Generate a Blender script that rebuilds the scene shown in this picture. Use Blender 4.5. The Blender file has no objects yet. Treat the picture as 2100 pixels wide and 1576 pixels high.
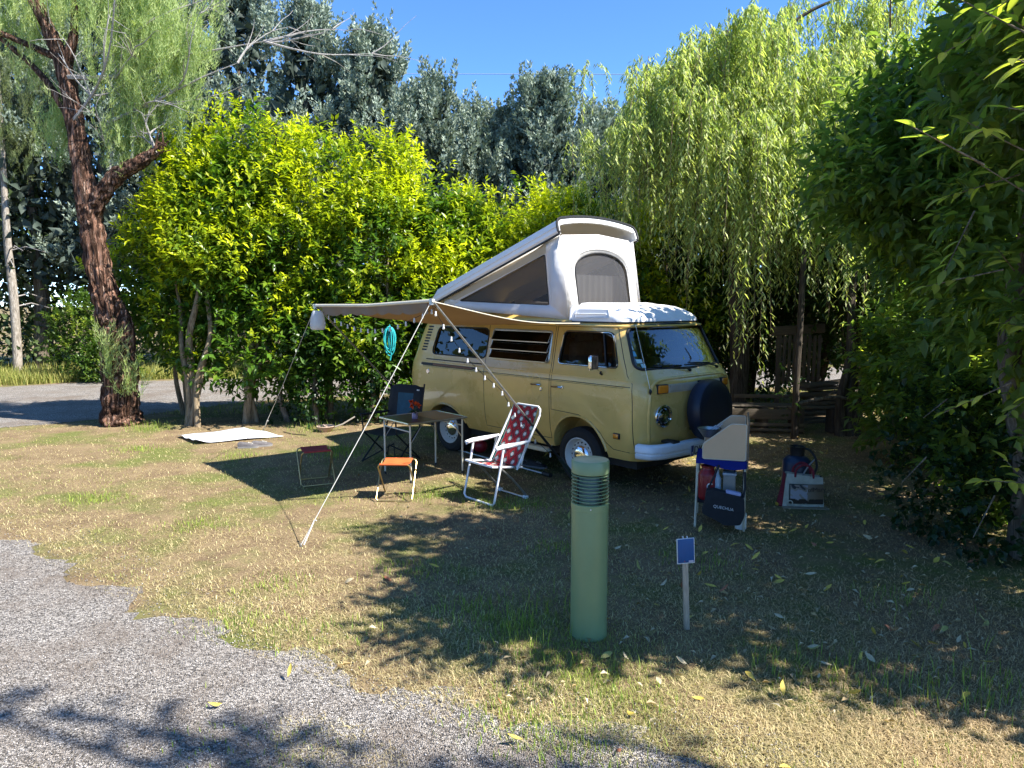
import bpy, bmesh, math, random
import numpy as np
from mathutils import Vector, Matrix, noise as mnoise

sc = bpy.context.scene
COL = sc.collection
rnd = random.Random(7)
RG = np.random.default_rng(11)
R = math.radians
PI = math.pi

# ------------------------------------------------------------------ camera
cam_d = bpy.data.cameras.new('camera')
cam = bpy.data.objects.new('camera', cam_d)
COL.objects.link(cam)
cam.location = (0, 0, 2.02)
cam.rotation_euler = (PI / 2 - 0.1131, 0, 0)
cam_d.sensor_width = 36
cam_d.lens = 24.96
cam_d.clip_start = 0.05
cam_d.clip_end = 2000
sc.camera = cam

# ------------------------------------------------------------------ sky and sun
SUN_AZ, SUN_EL = R(111), R(48.5)          # azimuth from +Y towards +X
SUN = Vector((math.sin(SUN_AZ) * math.cos(SUN_EL), math.cos(SUN_AZ) * math.cos(SUN_EL), math.sin(SUN_EL)))
world = bpy.data.worlds.new('World')
sc.world = world
world.use_nodes = True
nt = world.node_tree
nt.nodes.clear()
wo = nt.nodes.new('ShaderNodeOutputWorld')
bg = nt.nodes.new('ShaderNodeBackground')
sky = nt.nodes.new('ShaderNodeTexSky')
sky.sky_type = 'NISHITA'
sky.sun_disc = False
sky.sun_elevation = SUN_EL
sky.sun_rotation = SUN_AZ
sky.altitude = 6000
sky.air_density = 1.0
sky.dust_density = 0.0
sky.ozone_density = 2.5
bg.inputs['Strength'].default_value = 0.15
hsv = nt.nodes.new('ShaderNodeHueSaturation')
hsv.inputs['Saturation'].default_value = 1.16
nt.links.new(sky.outputs[0], hsv.inputs['Color'])
nt.links.new(hsv.outputs[0], bg.inputs['Color'])
nt.links.new(bg.outputs[0], wo.inputs['Surface'])

sun_d = bpy.data.lights.new('sun', 'SUN')
sun_d.energy = 4.4
sun_d.angle = R(0.53)
sun_d.color = (1.0, 0.965, 0.91)
sun = bpy.data.objects.new('sun', sun_d)
COL.objects.link(sun)
sun.rotation_euler = SUN.to_track_quat('Z', 'Y').to_euler()
sun.location = (20, -8, 25)

sc.view_settings.view_transform = 'Standard'
sc.view_settings.look = 'None'
sc.view_settings.exposure = 1.6
sc.view_settings.gamma = 1
sc.view_settings.use_curve_mapping = False
sc.render.engine = 'CYCLES'
sc.cycles.use_denoising = True
sc.cycles.denoiser = 'OPENIMAGEDENOISE'
sc.cycles.denoising_prefilter = 'ACCURATE'
sc.cycles.use_adaptive_sampling = False
sc.cycles.max_bounces = 6
sc.cycles.transparent_max_bounces = 12
sc.cycles.caustics_reflective = False
sc.cycles.caustics_refractive = False
sc.cycles.sample_clamp_indirect = 2.5

# ------------------------------------------------------------------ materials
def nodes_of(name):
    m = bpy.data.materials.new(name)
    m.use_nodes = True
    t = m.node_tree
    return m, t, t.nodes['Principled BSDF'], t.nodes['Material Output']

def M(name, col, rough=0.5, metal=0.0, var=0.0, scale=6.0, bump=0.0, bscale=40.0, coat=0.0, stretch=None, col2=None, spec=0.5, dirt=0.0):
    """principled material: colour broken by noise, optional fine bump"""
    m, t, p, out = nodes_of(name)
    L = t.links
    p.inputs['Roughness'].default_value = rough
    p.inputs['Metallic'].default_value = metal
    p.inputs['Specular IOR Level'].default_value = spec
    if coat:
        p.inputs['Coat Weight'].default_value = coat
        p.inputs['Coat Roughness'].default_value = 0.04
    tc = t.nodes.new('ShaderNodeTexCoord')
    mp = t.nodes.new('ShaderNodeMapping')
    L.new(tc.outputs['Object'], mp.inputs['Vector'])
    if stretch:
        mp.inputs['Scale'].default_value = stretch
    if var or col2:
        n = t.nodes.new('ShaderNodeTexNoise')
        n.inputs['Scale'].default_value = scale
        n.inputs['Detail'].default_value = 6
        n.inputs['Roughness'].default_value = 0.65
        L.new(mp.outputs[0], n.inputs['Vector'])
        cr = t.nodes.new('ShaderNodeValToRGB')
        cr.color_ramp.elements[0].position = 0.32
        cr.color_ramp.elements[1].position = 0.68
        a = col2 if col2 else [c * (1 - var) for c in col]
        b = col if col2 else [min(1, c * (1 + var)) for c in col]
        cr.color_ramp.elements[0].color = (*a, 1)
        cr.color_ramp.elements[1].color = (*b, 1)
        L.new(n.outputs[0], cr.inputs[0])
        L.new(cr.outputs[0], p.inputs['Base Color'])
        rr = t.nodes.new('ShaderNodeMapRange')
        rr.inputs[3].default_value = max(0, rough - 0.08)
        rr.inputs[4].default_value = min(1, rough + 0.08)
        L.new(n.outputs[0], rr.inputs[0])
        L.new(rr.outputs[0], p.inputs['Roughness'])
    else:
        p.inputs['Base Color'].default_value = (*col, 1)
    if bump:
        n2 = t.nodes.new('ShaderNodeTexNoise')
        n2.inputs['Scale'].default_value = bscale
        n2.inputs['Detail'].default_value = 5
        L.new(mp.outputs[0], n2.inputs['Vector'])
        b = t.nodes.new('ShaderNodeBump')
        b.inputs['Strength'].default_value = bump
        b.inputs['Distance'].default_value = 0.02
        L.new(n2.outputs[0], b.inputs['Height'])
        L.new(b.outputs[0], p.inputs['Normal'])
    return m

def M_leaf(name, rough=0.45, trans=0.35, spec=0.45, tint=(1, 1, 1)):
    """leaf: colour from the per-leaf attribute, part of the light passes through"""
    m, t, p, out = nodes_of(name)
    L = t.links
    a = t.nodes.new('ShaderNodeAttribute')
    a.attribute_name = 'Col'
    p.inputs['Roughness'].default_value = rough
    p.inputs['Specular IOR Level'].default_value = spec
    L.new(a.outputs['Color'], p.inputs['Base Color'])
    tr = t.nodes.new('ShaderNodeBsdfTranslucent')
    mul = t.nodes.new('ShaderNodeMix')
    mul.data_type = 'RGBA'
    mul.blend_type = 'MULTIPLY'
    mul.inputs[0].default_value = 1
    L.new(a.outputs['Color'], mul.inputs[6])
    mul.inputs[7].default_value = (1.5 * tint[0], 1.6 * tint[1], 0.7 * tint[2], 1)
    L.new(mul.outputs[2], tr.inputs['Color'])
    mx = t.nodes.new('ShaderNodeMixShader')
    mx.inputs[0].default_value = trans
    L.new(p.outputs[0], mx.inputs[1])
    L.new(tr.outputs[0], mx.inputs[2])
    L.new(mx.outputs[0], out.inputs['Surface'])
    return m

def M_attr(name, rough=0.8, spec=0.2, bump=0.0, bscale=200):
    m, t, p, out = nodes_of(name)
    a = t.nodes.new('ShaderNodeAttribute')
    a.attribute_name = 'Col'
    t.links.new(a.outputs['Color'], p.inputs['Base Color'])
    p.inputs['Roughness'].default_value = rough
    p.inputs['Specular IOR Level'].default_value = spec
    if bump:
        n2 = t.nodes.new('ShaderNodeTexNoise')
        n2.inputs['Scale'].default_value = bscale
        tc = t.nodes.new('ShaderNodeTexCoord')
        t.links.new(tc.outputs['Object'], n2.inputs['Vector'])
        b = t.nodes.new('ShaderNodeBump')
        b.inputs['Strength'].default_value = bump
        b.inputs['Distance'].default_value = 0.005
        t.links.new(n2.outputs[0], b.inputs['Height'])
        t.links.new(b.outputs[0], p.inputs['Normal'])
    return m

def M_glass(name, tint=(0.75, 0.78, 0.78), rough=0.01, boost=0.0):
    """thin window pane: tinted see-through plus fresnel reflection"""
    m, t, p, out = nodes_of(name)
    L = t.links
    t.nodes.remove(p)
    tr = t.nodes.new('ShaderNodeBsdfTransparent')
    tr.inputs[0].default_value = (*tint, 1)
    g = t.nodes.new('ShaderNodeBsdfGlossy')
    g.inputs['Roughness'].default_value = rough
    fr = t.nodes.new('ShaderNodeFresnel')
    fr.inputs['IOR'].default_value = 1.6
    ad = t.nodes.new('ShaderNodeMath')
    ad.operation = 'ADD'
    ad.use_clamp = True
    ad.inputs[1].default_value = boost
    L.new(fr.outputs[0], ad.inputs[0])
    mx = t.nodes.new('ShaderNodeMixShader')
    L.new(ad.outputs[0], mx.inputs[0])
    L.new(tr.outputs[0], mx.inputs[1])
    L.new(g.outputs[0], mx.inputs[2])
    L.new(mx.outputs[0], out.inputs['Surface'])
    return m

def M_screen(name, col, through):
    """woven insect net: a fixed share of the light passes between the threads"""
    m, t, p, out = nodes_of(name)
    L = t.links
    p.inputs['Base Color'].default_value = (*col, 1)
    p.inputs['Roughness'].default_value = 0.7
    tr = t.nodes.new('ShaderNodeBsdfTransparent')
    mx = t.nodes.new('ShaderNodeMixShader')
    mx.inputs[0].default_value = through
    L.new(p.outputs[0], mx.inputs[1])
    L.new(tr.outputs[0], mx.inputs[2])
    L.new(mx.outputs[0], out.inputs['Surface'])
    return m

def M_cloth(name, col, trans=0.25, rough=0.85, bump=0.2, bscale=9, var=0.06):
    m = M(name, col, rough, var=var, scale=3, bump=bump, bscale=bscale, spec=0.2)
    t = m.node_tree
    p, out = t.nodes['Principled BSDF'], t.nodes['Material Output']
    tr = t.nodes.new('ShaderNodeBsdfTranslucent')
    tr.inputs[0].default_value = (*col, 1)
    mx = t.nodes.new('ShaderNodeMixShader')
    mx.inputs[0].default_value = trans
    t.links.new(p.outputs[0], mx.inputs[1])
    t.links.new(tr.outputs[0], mx.inputs[2])
    t.links.new(mx.outputs[0], out.inputs['Surface'])
    return m

# ------------------------------------------------------------------ objects
def tag(o, label=None, cat=None, group=None, kind=None):
    if label: o['label'] = label
    if cat: o['category'] = cat
    if group: o['group'] = group
    if kind: o['kind'] = kind
    return o

def empty(name, loc=(0, 0, 0), rz=0.0, parent=None):
    o = bpy.data.objects.new(name, None)
    COL.objects.link(o)
    o.location = loc
    o.rotation_euler = (0, 0, rz)
    o.empty_display_size = 0.1
    if parent: o.parent = parent
    return o

def link(name, me, mat=None, parent=None):
    o = bpy.data.objects.new(name, me)
    COL.objects.link(o)
    if mat is not None: me.materials.append(mat)
    if parent: o.parent = parent
    return o

class MB:
    """collects simple shapes; build() links them as one mesh object"""
    def __init__(s):
        s.v, s.f = [], []
    def add(s, vs, fs, mtx=None):
        k = len(s.v)
        s.v += [tuple(mtx @ Vector(v)) if mtx else tuple(v) for v in vs]
        s.f += [tuple(i + k for i in f) for f in fs]
        return s
    def box(s, c, d, mtx=None, bev=0.0):
        x, y, z = c; a, b, e = d[0] / 2, d[1] / 2, d[2] / 2
        if bev <= 0:
            vs = [(x + i * a, y + j * b, z + k * e) for k in (-1, 1) for i, j in ((-1, -1), (1, -1), (1, 1), (-1, 1))]
            fs = [(3, 2, 1, 0), (4, 5, 6, 7), (0, 1, 5, 4), (1, 2, 6, 5), (2, 3, 7, 6), (3, 0, 4, 7)]
            return s.add(vs, fs, mtx)
        bm = bmesh.new()
        bmesh.ops.create_cube(bm, size=1)
        for v in bm.verts: v.co = (x + v.co.x * d[0], y + v.co.y * d[1], z + v.co.z * d[2])
        bmesh.ops.bevel(bm, geom=list(bm.edges), offset=bev, segments=2, profile=0.5, affect='EDGES')
        return s.frombm(bm, mtx)
    def frombm(s, bm, mtx=None):
        bm.verts.index_update()
        s.add([v.co[:] for v in bm.verts], [[v.index for v in f.verts] for f in bm.faces], mtx)
        bm.free()
        return s
    def tube(s, pts, r, n=8, closed=False, caps=True, mtx=None, flat=1.0):
        pts = [Vector(p) for p in pts]
        m = len(pts)
        rs = r if isinstance(r, (list, tuple)) else [r] * m
        vs, fs = [], []
        ref = None
        for i, p in enumerate(pts):
            if closed: d = pts[(i + 1) % m] - pts[i - 1]
            else: d = pts[min(i + 1, m - 1)] - pts[max(i - 1, 0)]
            if d.length < 1e-9: d = Vector((0, 0, 1))
            d.normalize()
            if ref is None:
                ref = Vector((0, 0, 1)) if abs(d.z) < 0.9 else Vector((1, 0, 0))
            a = (ref - d * ref.dot(d))
            if a.length < 1e-6: a = d.orthogonal()
            a.normalize(); ref = a
            b = d.cross(a)
            for k in range(n):
                t = 2 * PI * k / n
                vs.append(p + a * math.cos(t) * rs[i] + b * math.sin(t) * rs[i] * flat)
        for i in range(m if closed else m - 1):
            for k in range(n):
                j = (i + 1) % m
                fs.append((i * n + k, i * n + (k + 1) % n, j * n + (k + 1) % n, j * n + k))
        if caps and not closed:
            fs.append(tuple(range(n - 1, -1, -1)))
            fs.append(tuple((m - 1) * n + k for k in range(n)))
        return s.add(vs, fs, mtx)
    def lathe(s, prof, n=24, mtx=None, closed=False, caps=True):
        """prof: (radius, z) list about local Z"""
        vs, fs = [], []
        for r, z in prof:
            for k in range(n):
                t = 2 * PI * k / n
                vs.append((r * math.cos(t), r * math.sin(t), z))
        m = len(prof)
        for i in range(m if closed else m - 1):
            j = (i + 1) % m
            for k in range(n):
                fs.append((i * n + k, i * n + (k + 1) % n, j * n + (k + 1) % n, j * n + k))
        if not closed and caps:
            if prof[0][0] > 1e-5: fs.append(tuple(range(n - 1, -1, -1)))
            if prof[-1][0] > 1e-5: fs.append(tuple((m - 1) * n + k for k in range(n)))
        return s.add(vs, fs, mtx)
    def prism(s, poly, h, mtx=None):
        """poly in local XY, extruded by h along Z (centred)"""
        n = len(poly)
        vs = [(x, y, -h / 2) for x, y in poly] + [(x, y, h / 2) for x, y in poly]
        fs = [tuple(range(n - 1, -1, -1)), tuple(range(n, 2 * n))] + [(i, (i + 1) % n, n + (i + 1) % n, n + i) for i in range(n)]
        return s.add(vs, fs, mtx)
    def grid(s, P, closed_u=False):
        """P[i][j] points"""
        a, b = len(P), len(P[0])
        vs = [p for row in P for p in row]
        fs = [(i * b + j, i * b + j + 1, (i + 1) * b + j + 1, (i + 1) * b + j) for i in range(a - 1) for j in range(b - 1)]
        if closed_u:
            fs += [(i * b + b - 1, i * b, (i + 1) * b, (i + 1) * b + b - 1) for i in range(a - 1)]
        return s.add(vs, fs)
    def build(s, name, mat, parent=None, smooth=35, loc=None):
        me = bpy.data.meshes.new(name)
        me.from_pydata(s.v, [], s.f)
        bm = bmesh.new(); bm.from_mesh(me)
        bmesh.ops.remove_doubles(bm, verts=bm.verts, dist=1e-5)
        bmesh.ops.recalc_face_normals(bm, faces=bm.faces)
        bm.to_mesh(me); bm.free()
        o = link(name, me, mat, parent)
        if smooth:
            me.shade_smooth()
            me.set_sharp_from_angle(angle=R(smooth))
        if loc: o.location = loc
        return o

def solidify(o, t, off=0.0):
    m = o.modifiers.new('thickness', 'SOLIDIFY')
    m.thickness = t
    m.offset = off
    return o

def rotm(deg, axis): return Matrix.Rotation(R(deg), 4, axis)
def trans(*p): return Matrix.Translation(Vector(p))
def align(a, b):
    """matrix that carries local Z from a towards b"""
    a, b = Vector(a), Vector(b)
    return Matrix.Translation(a) @ (b - a).to_track_quat('Z', 'Y').to_matrix().to_4x4()

def smooth_path(pts, n=6):
    """Catmull-Rom through pts"""
    P = [Vector(p) for p in pts]
    P = [P[0] * 2 - P[1]] + P + [P[-1] * 2 - P[-2]]
    out = []
    for i in range(1, len(P) - 2):
        a, b, c, d = P[i - 1:i + 3]
        for k in range(n):
            t = k / n
            out.append(0.5 * ((2 * b) + (c - a) * t + (2 * a - 5 * b + 4 * c - d) * t * t + (3 * b - a - 3 * c + d) * t ** 3))
    out.append(P[-2])
    return out

def round_rect(x0, x1, y0, y1, r, n=5):
    out = []
    for cx, cy, a in ((x1 - r, y1 - r, 0), (x0 + r, y1 - r, 90), (x0 + r, y0 + r, 180), (x1 - r, y0 + r, 270)):
        for k in range(n + 1):
            t = R(a + 90 * k / n)
            out.append((cx + r * math.cos(t), cy + r * math.sin(t)))
    return out

def round_poly(pts, r, n=4):
    out = []
    m = len(pts)
    for i in range(m):
        p, a, b = Vector(pts[i]), Vector(pts[i - 1]), Vector(pts[(i + 1) % m])
        u, w = (a - p).normalized(), (b - p).normalized()
        p0, p1 = p + u * r, p + w * r
        for k in range(n + 1):
            t = k / n
            out.append(tuple(p0 * (1 - t) ** 2 + p * 2 * t * (1 - t) + p1 * t * t))
    return out

def fill(outer, holes=()):
    """triangulated flat sheet with holes; 2D verts, faces"""
    bm = bmesh.new()
    es = []
    for loop in [outer, *holes]:
        vs = [bm.verts.new((x, y, 0)) for x, y in loop]
        es += [bm.edges.new((vs[i], vs[(i + 1) % len(vs)])) for i in range(len(vs))]
    bmesh.ops.triangle_fill(bm, use_beauty=True, use_dissolve=False, edges=es)
    bm.verts.index_update()
    v = [tuple(x.co[:2]) for x in bm.verts]
    f = [[x.index for x in q.verts] for q in bm.faces]
    bm.free()
    return v, f

def text(name, body, size, mat, mtx, parent=None, align_x='LEFT', shear=0, depth=0.0015):
    cu = bpy.data.curves.new(name, 'FONT')
    cu.body = body
    cu.size = size
    cu.align_x = align_x
    cu.shear = shear
    cu.extrude = depth
    cu.resolution_u = 3
    o = bpy.data.objects.new(name, cu)
    COL.objects.link(o)
    bpy.context.view_layer.update()
    me = bpy.data.meshes.new_from_object(o.evaluated_get(bpy.context.evaluated_depsgraph_get()))
    bpy.data.objects.remove(o); bpy.data.curves.remove(cu)
    me.name = name
    me.materials.clear()
    o = link(name, me, mat, parent)
    o.matrix_local = mtx
    return o

# big numpy meshes (foliage, grass, stones)
def np_mesh(name, V, F, colr, mat, parent=None):
    """V (n,3) verts, F (m,k) faces, colr (n,3) colours"""
    me = bpy.data.meshes.new(name)
    V = np.ascontiguousarray(V, np.float32); F = np.ascontiguousarray(F, np.int32)
    me.vertices.add(len(V)); me.vertices.foreach_set('co', V.ravel())
    m, k = F.shape
    me.loops.add(m * k); me.loops.foreach_set('vertex_index', F.ravel())
    me.polygons.add(m)
    me.polygons.foreach_set('loop_start', np.arange(0, m * k, k, dtype=np.int32))
    me.update(calc_edges=True)
    if colr is not None:
        at = me.attributes.new('Col', 'FLOAT_COLOR', 'POINT')
        c = np.ones((len(V), 4), np.float32); c[:, :3] = colr
        at.data.foreach_set('color', c.ravel())
    return link(name, me, mat, parent)

def nrm(a): return a / np.maximum(np.linalg.norm(a, axis=-1, keepdims=True), 1e-9)

def leaves(P, D, N, L, W, C, fold=0.3, droop=0.15):
    """folded diamond leaves. P base, D direction, N up side -> V, F, C"""
    n = len(P)
    D = nrm(D); S = nrm(np.cross(D, N)); U = np.cross(S, D)
    L = L[:, None]; W = W[:, None]
    v0 = P
    v1 = P + D * L * .42 + S * W * .5 + U * W * fold * .5
    v2 = P + D * L - U * L * droop
    v3 = P + D * L * .42 - S * W * .5 + U * W * fold * .5
    V = np.stack([v0, v1, v2, v3], 1).reshape(-1, 3)
    b = np.arange(n)[:, None] * 4
    F = np.concatenate([b + [0, 1, 2], b + [0, 2, 3]], 1).reshape(-1, 3)
    return V, F, np.repeat(C, 4, 0)

def needles(P, D, L, W, C):
    """one thin triangle each"""
    n = len(P)
    D = nrm(D); S = nrm(np.cross(D, rdir(n)))
    V = np.stack([P - S * W[:, None] * .5, P + S * W[:, None] * .5, P + D * L[:, None]], 1).reshape(-1, 3)
    return V, np.arange(3 * n).reshape(-1, 3), np.repeat(C, 3, 0)

def join(parts):
    Vs, Fs, Cs, k = [], [], [], 0
    for V, F, C in parts:
        Vs.append(V); Fs.append(F + k); Cs.append(C); k += len(V)
    return np.concatenate(Vs), np.concatenate(Fs), np.concatenate(Cs)

def rdir(n): return nrm(RG.normal(size=(n, 3)))

def pn(P, s, seed=0):
    """cheap smooth pseudo noise in about -1..1"""
    q = P * s + seed * 7.3
    x, y, z = q[:, 0], q[:, 1], q[:, 2]
    return (np.sin(x * 1.7 + 1.3 * np.sin(y * 1.1 + seed)) + np.sin(y * 1.9 + 1.2 * np.sin(z * 1.3 + 2)) + np.sin(z * 1.6 + 1.4 * np.sin(x * 1.2 + 4)) + .6 * np.sin(x * 3.1 + y * 2.7 - z * 2.9)) / 3.0

def trunk(mb, pts, rad, n=14, sub=5, rough=0.10, seed=0, ridges=7, fib=0.0):
    """bent, ridged trunk or limb: pts, radii given at the same points"""
    P = smooth_path(pts, sub)
    m = len(P)
    rr = np.interp(np.linspace(0, len(pts) - 1, m), range(len(pts)), rad)
    vs, fs, ref = [], [], None
    for i, p in enumerate(P):
        d = (P[min(i + 1, m - 1)] - P[max(i - 1, 0)]).normalized()
        if ref is None: ref = Vector((0, 1, 0)) if abs(d.y) < .9 else Vector((1, 0, 0))
        a = (ref - d * ref.dot(d)).normalized(); ref = a
        b = d.cross(a)
        for k in range(n):
            t = 2 * PI * k / n
            w = 1 + rough * (math.sin(ridges * t + seed + 1.3 * math.sin(i * .5 + seed)) * .5 + .7 * math.sin(2 * t + i * .45 + seed * 2) + .5 * math.sin(3 * t - i * .9 + seed))
            if fib:
                nv = Vector((math.cos(t) * 3.4, math.sin(t) * 3.4, i * .028 + seed * 3))
                w += fib * (.7 * mnoise.noise(nv) + 1.3 * abs(mnoise.noise(nv * 2.3)) + .5 * mnoise.noise(nv * 5.0) - .3)
            vs.append(p + (a * math.cos(t) + b * math.sin(t)) * rr[i] * w)
    for i in range(m - 1):
        for k in range(n):
            fs.append((i * n + k, i * n + (k + 1) % n, (i + 1) * n + (k + 1) % n, (i + 1) * n + k))
    fs.append(tuple((m - 1) * n + k for k in range(n)))
    mb.add(vs, fs)
    return P
# ================================================================== ground
def ground_mat():
    m, t, p, out = nodes_of('dry_lawn')
    L = t.links
    tc = t.nodes.new('ShaderNodeTexCoord')
    def noise(s, d=6, r=.6):
        n = t.nodes.new('ShaderNodeTexNoise')
        n.inputs['Scale'].default_value = s; n.inputs['Detail'].default_value = d; n.inputs['Roughness'].default_value = r
        L.new(tc.outputs['Object'], n.inputs['Vector'])
        return n
    def ramp(src, stops):
        c = t.nodes.new('ShaderNodeValToRGB')
        e = c.color_ramp.elements
        e[0].position, e[0].color = stops[0][0], (*stops[0][1], 1)
        e[1].position, e[1].color = stops[1][0], (*stops[1][1], 1)
        for q, cc in stops[2:]:
            k = e.new(q); k.color = (*cc, 1)
        L.new(src, c.inputs[0])
        return c
    fine = ramp(noise(55, 8, .75).outputs[0], [(.34, (.075, .05, .03)), (.52, (.22, .155, .085)), (.74, (.50, .40, .23))])
    mid = ramp(noise(3.2, 6, .7).outputs[0], [(.38, (.14, .092, .058)), (.6, (.34, .255, .14))])
    mx = t.nodes.new('ShaderNodeMix'); mx.data_type = 'RGBA'; mx.inputs[0].default_value = .6
    L.new(mid.outputs[0], mx.inputs[6]); L.new(fine.outputs[0], mx.inputs[7])
    g = ramp(noise(.9, 7, .68).outputs[0], [(.47, (0, 0, 0)), (.62, (.85, .85, .85))])
    grn = ramp(noise(40, 6, .7).outputs[0], [(.3, (.055, .075, .02)), (.7, (.19, .225, .05))])
    mg = t.nodes.new('ShaderNodeMix'); mg.data_type = 'RGBA'
    L.new(g.outputs[0], mg.inputs[0]); L.new(mx.outputs[2], mg.inputs[6]); L.new(grn.outputs[0], mg.inputs[7])
    L.new(mg.outputs[2], p.inputs['Base Color'])
    p.inputs['Roughness'].default_value = .95
    p.inputs['Specular IOR Level'].default_value = .1
    b = t.nodes.new('ShaderNodeBump'); b.inputs['Strength'].default_value = .8; b.inputs['Distance'].default_value = .03
    L.new(noise(38, 8, .75).outputs[0], b.inputs['Height']); L.new(b.outputs[0], p.inputs['Normal'])
    return m

def gravel_mat():
    m, t, p, out = nodes_of('grey_gravel')
    L = t.links
    tc = t.nodes.new('ShaderNodeTexCoord')
    v = t.nodes.new('ShaderNodeTexVoronoi'); v.inputs['Scale'].default_value = 120
    L.new(tc.outputs['Object'], v.inputs['Vector'])
    c = t.nodes.new('ShaderNodeValToRGB'); e = c.color_ramp.elements
    e[0].position, e[0].color = .1, (.065, .057, .049, 1)
    e[1].position, e[1].color = 1, (.54, .49, .43, 1)
    k = e.new(.5); k.color = (.25, .222, .19, 1)
    sp = t.nodes.new('ShaderNodeSeparateColor'); L.new(v.outputs['Color'], sp.inputs[0]); L.new(sp.outputs[0], c.inputs[0])
    n = t.nodes.new('ShaderNodeTexNoise'); n.inputs['Scale'].default_value = 1.3; n.inputs['Detail'].default_value = 7; n.inputs['Roughness'].default_value = .7
    L.new(tc.outputs['Object'], n.inputs['Vector'])
    r2 = t.nodes.new('ShaderNodeValToRGB'); r2.color_ramp.elements[0].position = .44; r2.color_ramp.elements[1].position = .66
    r2.color_ramp.elements[1].color = (.85, .85, .85, 1)
    L.new(n.outputs[0], r2.inputs[0])
    mx = t.nodes.new('ShaderNodeMix'); mx.data_type = 'RGBA'; mx.inputs[7].default_value = (.17, .13, .095, 1)
    L.new(r2.outputs[0], mx.inputs[0]); L.new(c.outputs[0], mx.inputs[6])
    L.new(mx.outputs[2], p.inputs['Base Color'])
    p.inputs['Roughness'].default_value = .9
    b = t.nodes.new('ShaderNodeBump'); b.inputs['Strength'].default_value = 1; b.inputs['Distance'].default_value = .012; b.invert = True
    L.new(v.outputs['Distance'], b.inputs['Height']); L.new(b.outputs[0], p.inputs['Normal'])
    return m

LAWN, GRAVEL = ground_mat(), gravel_mat()
tag(MB().grid([[(x, y, 0) for x in (-400, -40, 0, 40, 400)] for y in (-400, -40, 0, 40, 400)]).build('ground', LAWN, smooth=0), kind='structure')

def ragged(pts, step=.07, amp=.13, seed=1):
    q = random.Random(seed)
    out = []
    for i in range(len(pts)):
        a, b = Vector(pts[i]), Vector(pts[(i + 1) % len(pts)])
        n = max(1, int((b - a).length / step)) if (b - a).length < 10 else 6
        for k in range(n):
            p = a.lerp(b, k / n)
            w1, w2 = math.sin(p.x * 2.3 + p.y * 3.1 + seed) + math.sin(p.x * 5.7 - p.y * 4.3), math.sin(p.x * 13 + p.y * 9)
            d = amp * (.5 * w1 + .35 * w2)
            out.append((p.x + d + q.uniform(-.05, .05), p.y + d * .8 + q.uniform(-.05, .05)))
    return out

NEAR_ROAD = [(1.6, 2.2), (.8, 2.95), (-.26, 3.36), (-.85, 3.68), (-2.25, 4.5), (-3.25, 5.2), (-4.55, 6.2), (-7, 7.5), (-11, 8.6), (-16, 8.6), (-16, -8), (4, -8), (2, .5)]
FAR_ROAD = [(-45, 8), (-9, 10.9), (-6.9, 12.5), (-5.6, 14.4), (-3, 15.6), (6, 17), (45, 20), (45, 26), (6, 22), (-4, 19.5), (-10.6, 18.3), (-12.4, 17.1), (-45, 14)]
for nm, poly, sd in (('gravel_road', NEAR_ROAD, 3), ('gravel_lane', FAR_ROAD, 5)):
    v, f = fill(ragged(poly, seed=sd))
    o = MB().add([(x, y, .004) for x, y in v], f).build(nm, GRAVEL, smooth=0)
    tag(o, kind='structure')

def inside(P, poly):
    x, y = P[:, 0], P[:, 1]
    c = np.zeros(len(P), bool)
    n = len(poly)
    for i in range(n):
        (x1, y1), (x2, y2) = poly[i], poly[(i + 1) % n]
        if y1 == y2: continue
        c ^= ((y1 > y) != (y2 > y)) & (x < (x2 - x1) * (y - y1) / (y2 - y1) + x1)
    return c

def view_points(n, y0, y1, pw=2.0, xl=.76):
    """ground points spread so that they look evenly dense from the path"""
    u = RG.random(n)
    if pw == 2: y = 1 / (1 / y0 + u * (1 / y1 - 1 / y0))
    else: y = (y0 ** (2 - pw) + u * (y1 ** (2 - pw) - y0 ** (2 - pw))) ** (1 / (2 - pw))
    x = (RG.random(n) * 2 - 1) * (xl * y + .4)
    return np.stack([x, y, np.zeros(n)], 1)

M_GRASS = M_leaf('grass_blade', rough=.6, trans=.25, spec=.2)

def blades(P, length, width, lean, C):
    """bent grass blades: 5 verts, 3 triangles"""
    n = len(P)
    a = RG.random(n) * 2 * PI
    h = np.stack([np.cos(a), np.sin(a), np.zeros(n)], 1)
    s = np.stack([-np.sin(a), np.cos(a), np.zeros(n)], 1)
    up = np.array([[0, 0, 1.]])
    le, w, ln = length[:, None], width[:, None], lean[:, None]
    mid = P + h * le * .5 * np.sin(ln * .6) + up * le * .5 * np.cos(ln * .6)
    tip = mid + h * le * .5 * np.sin(np.minimum(ln * 1.25, 1.75)) + up * le * .5 * np.cos(np.minimum(ln * 1.25, 1.75))
    tip[:, 2] = np.maximum(tip[:, 2], .004)
    V = np.stack([P - s * w * .5, P + s * w * .5, mid - s * w * .42, mid + s * w * .42, tip], 1).reshape(-1, 3)
    b = np.arange(n)[:, None] * 5
    F = np.concatenate([b + [0, 1, 3], b + [0, 3, 2], b + [2, 3, 4]], 1).reshape(-1, 3)
    return V, F, np.repeat(C, 5, 0)

def lerp3(a, b, t): return np.asarray(a)[None] * (1 - t[:, None]) + np.asarray(b)[None] * t[:, None]

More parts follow.
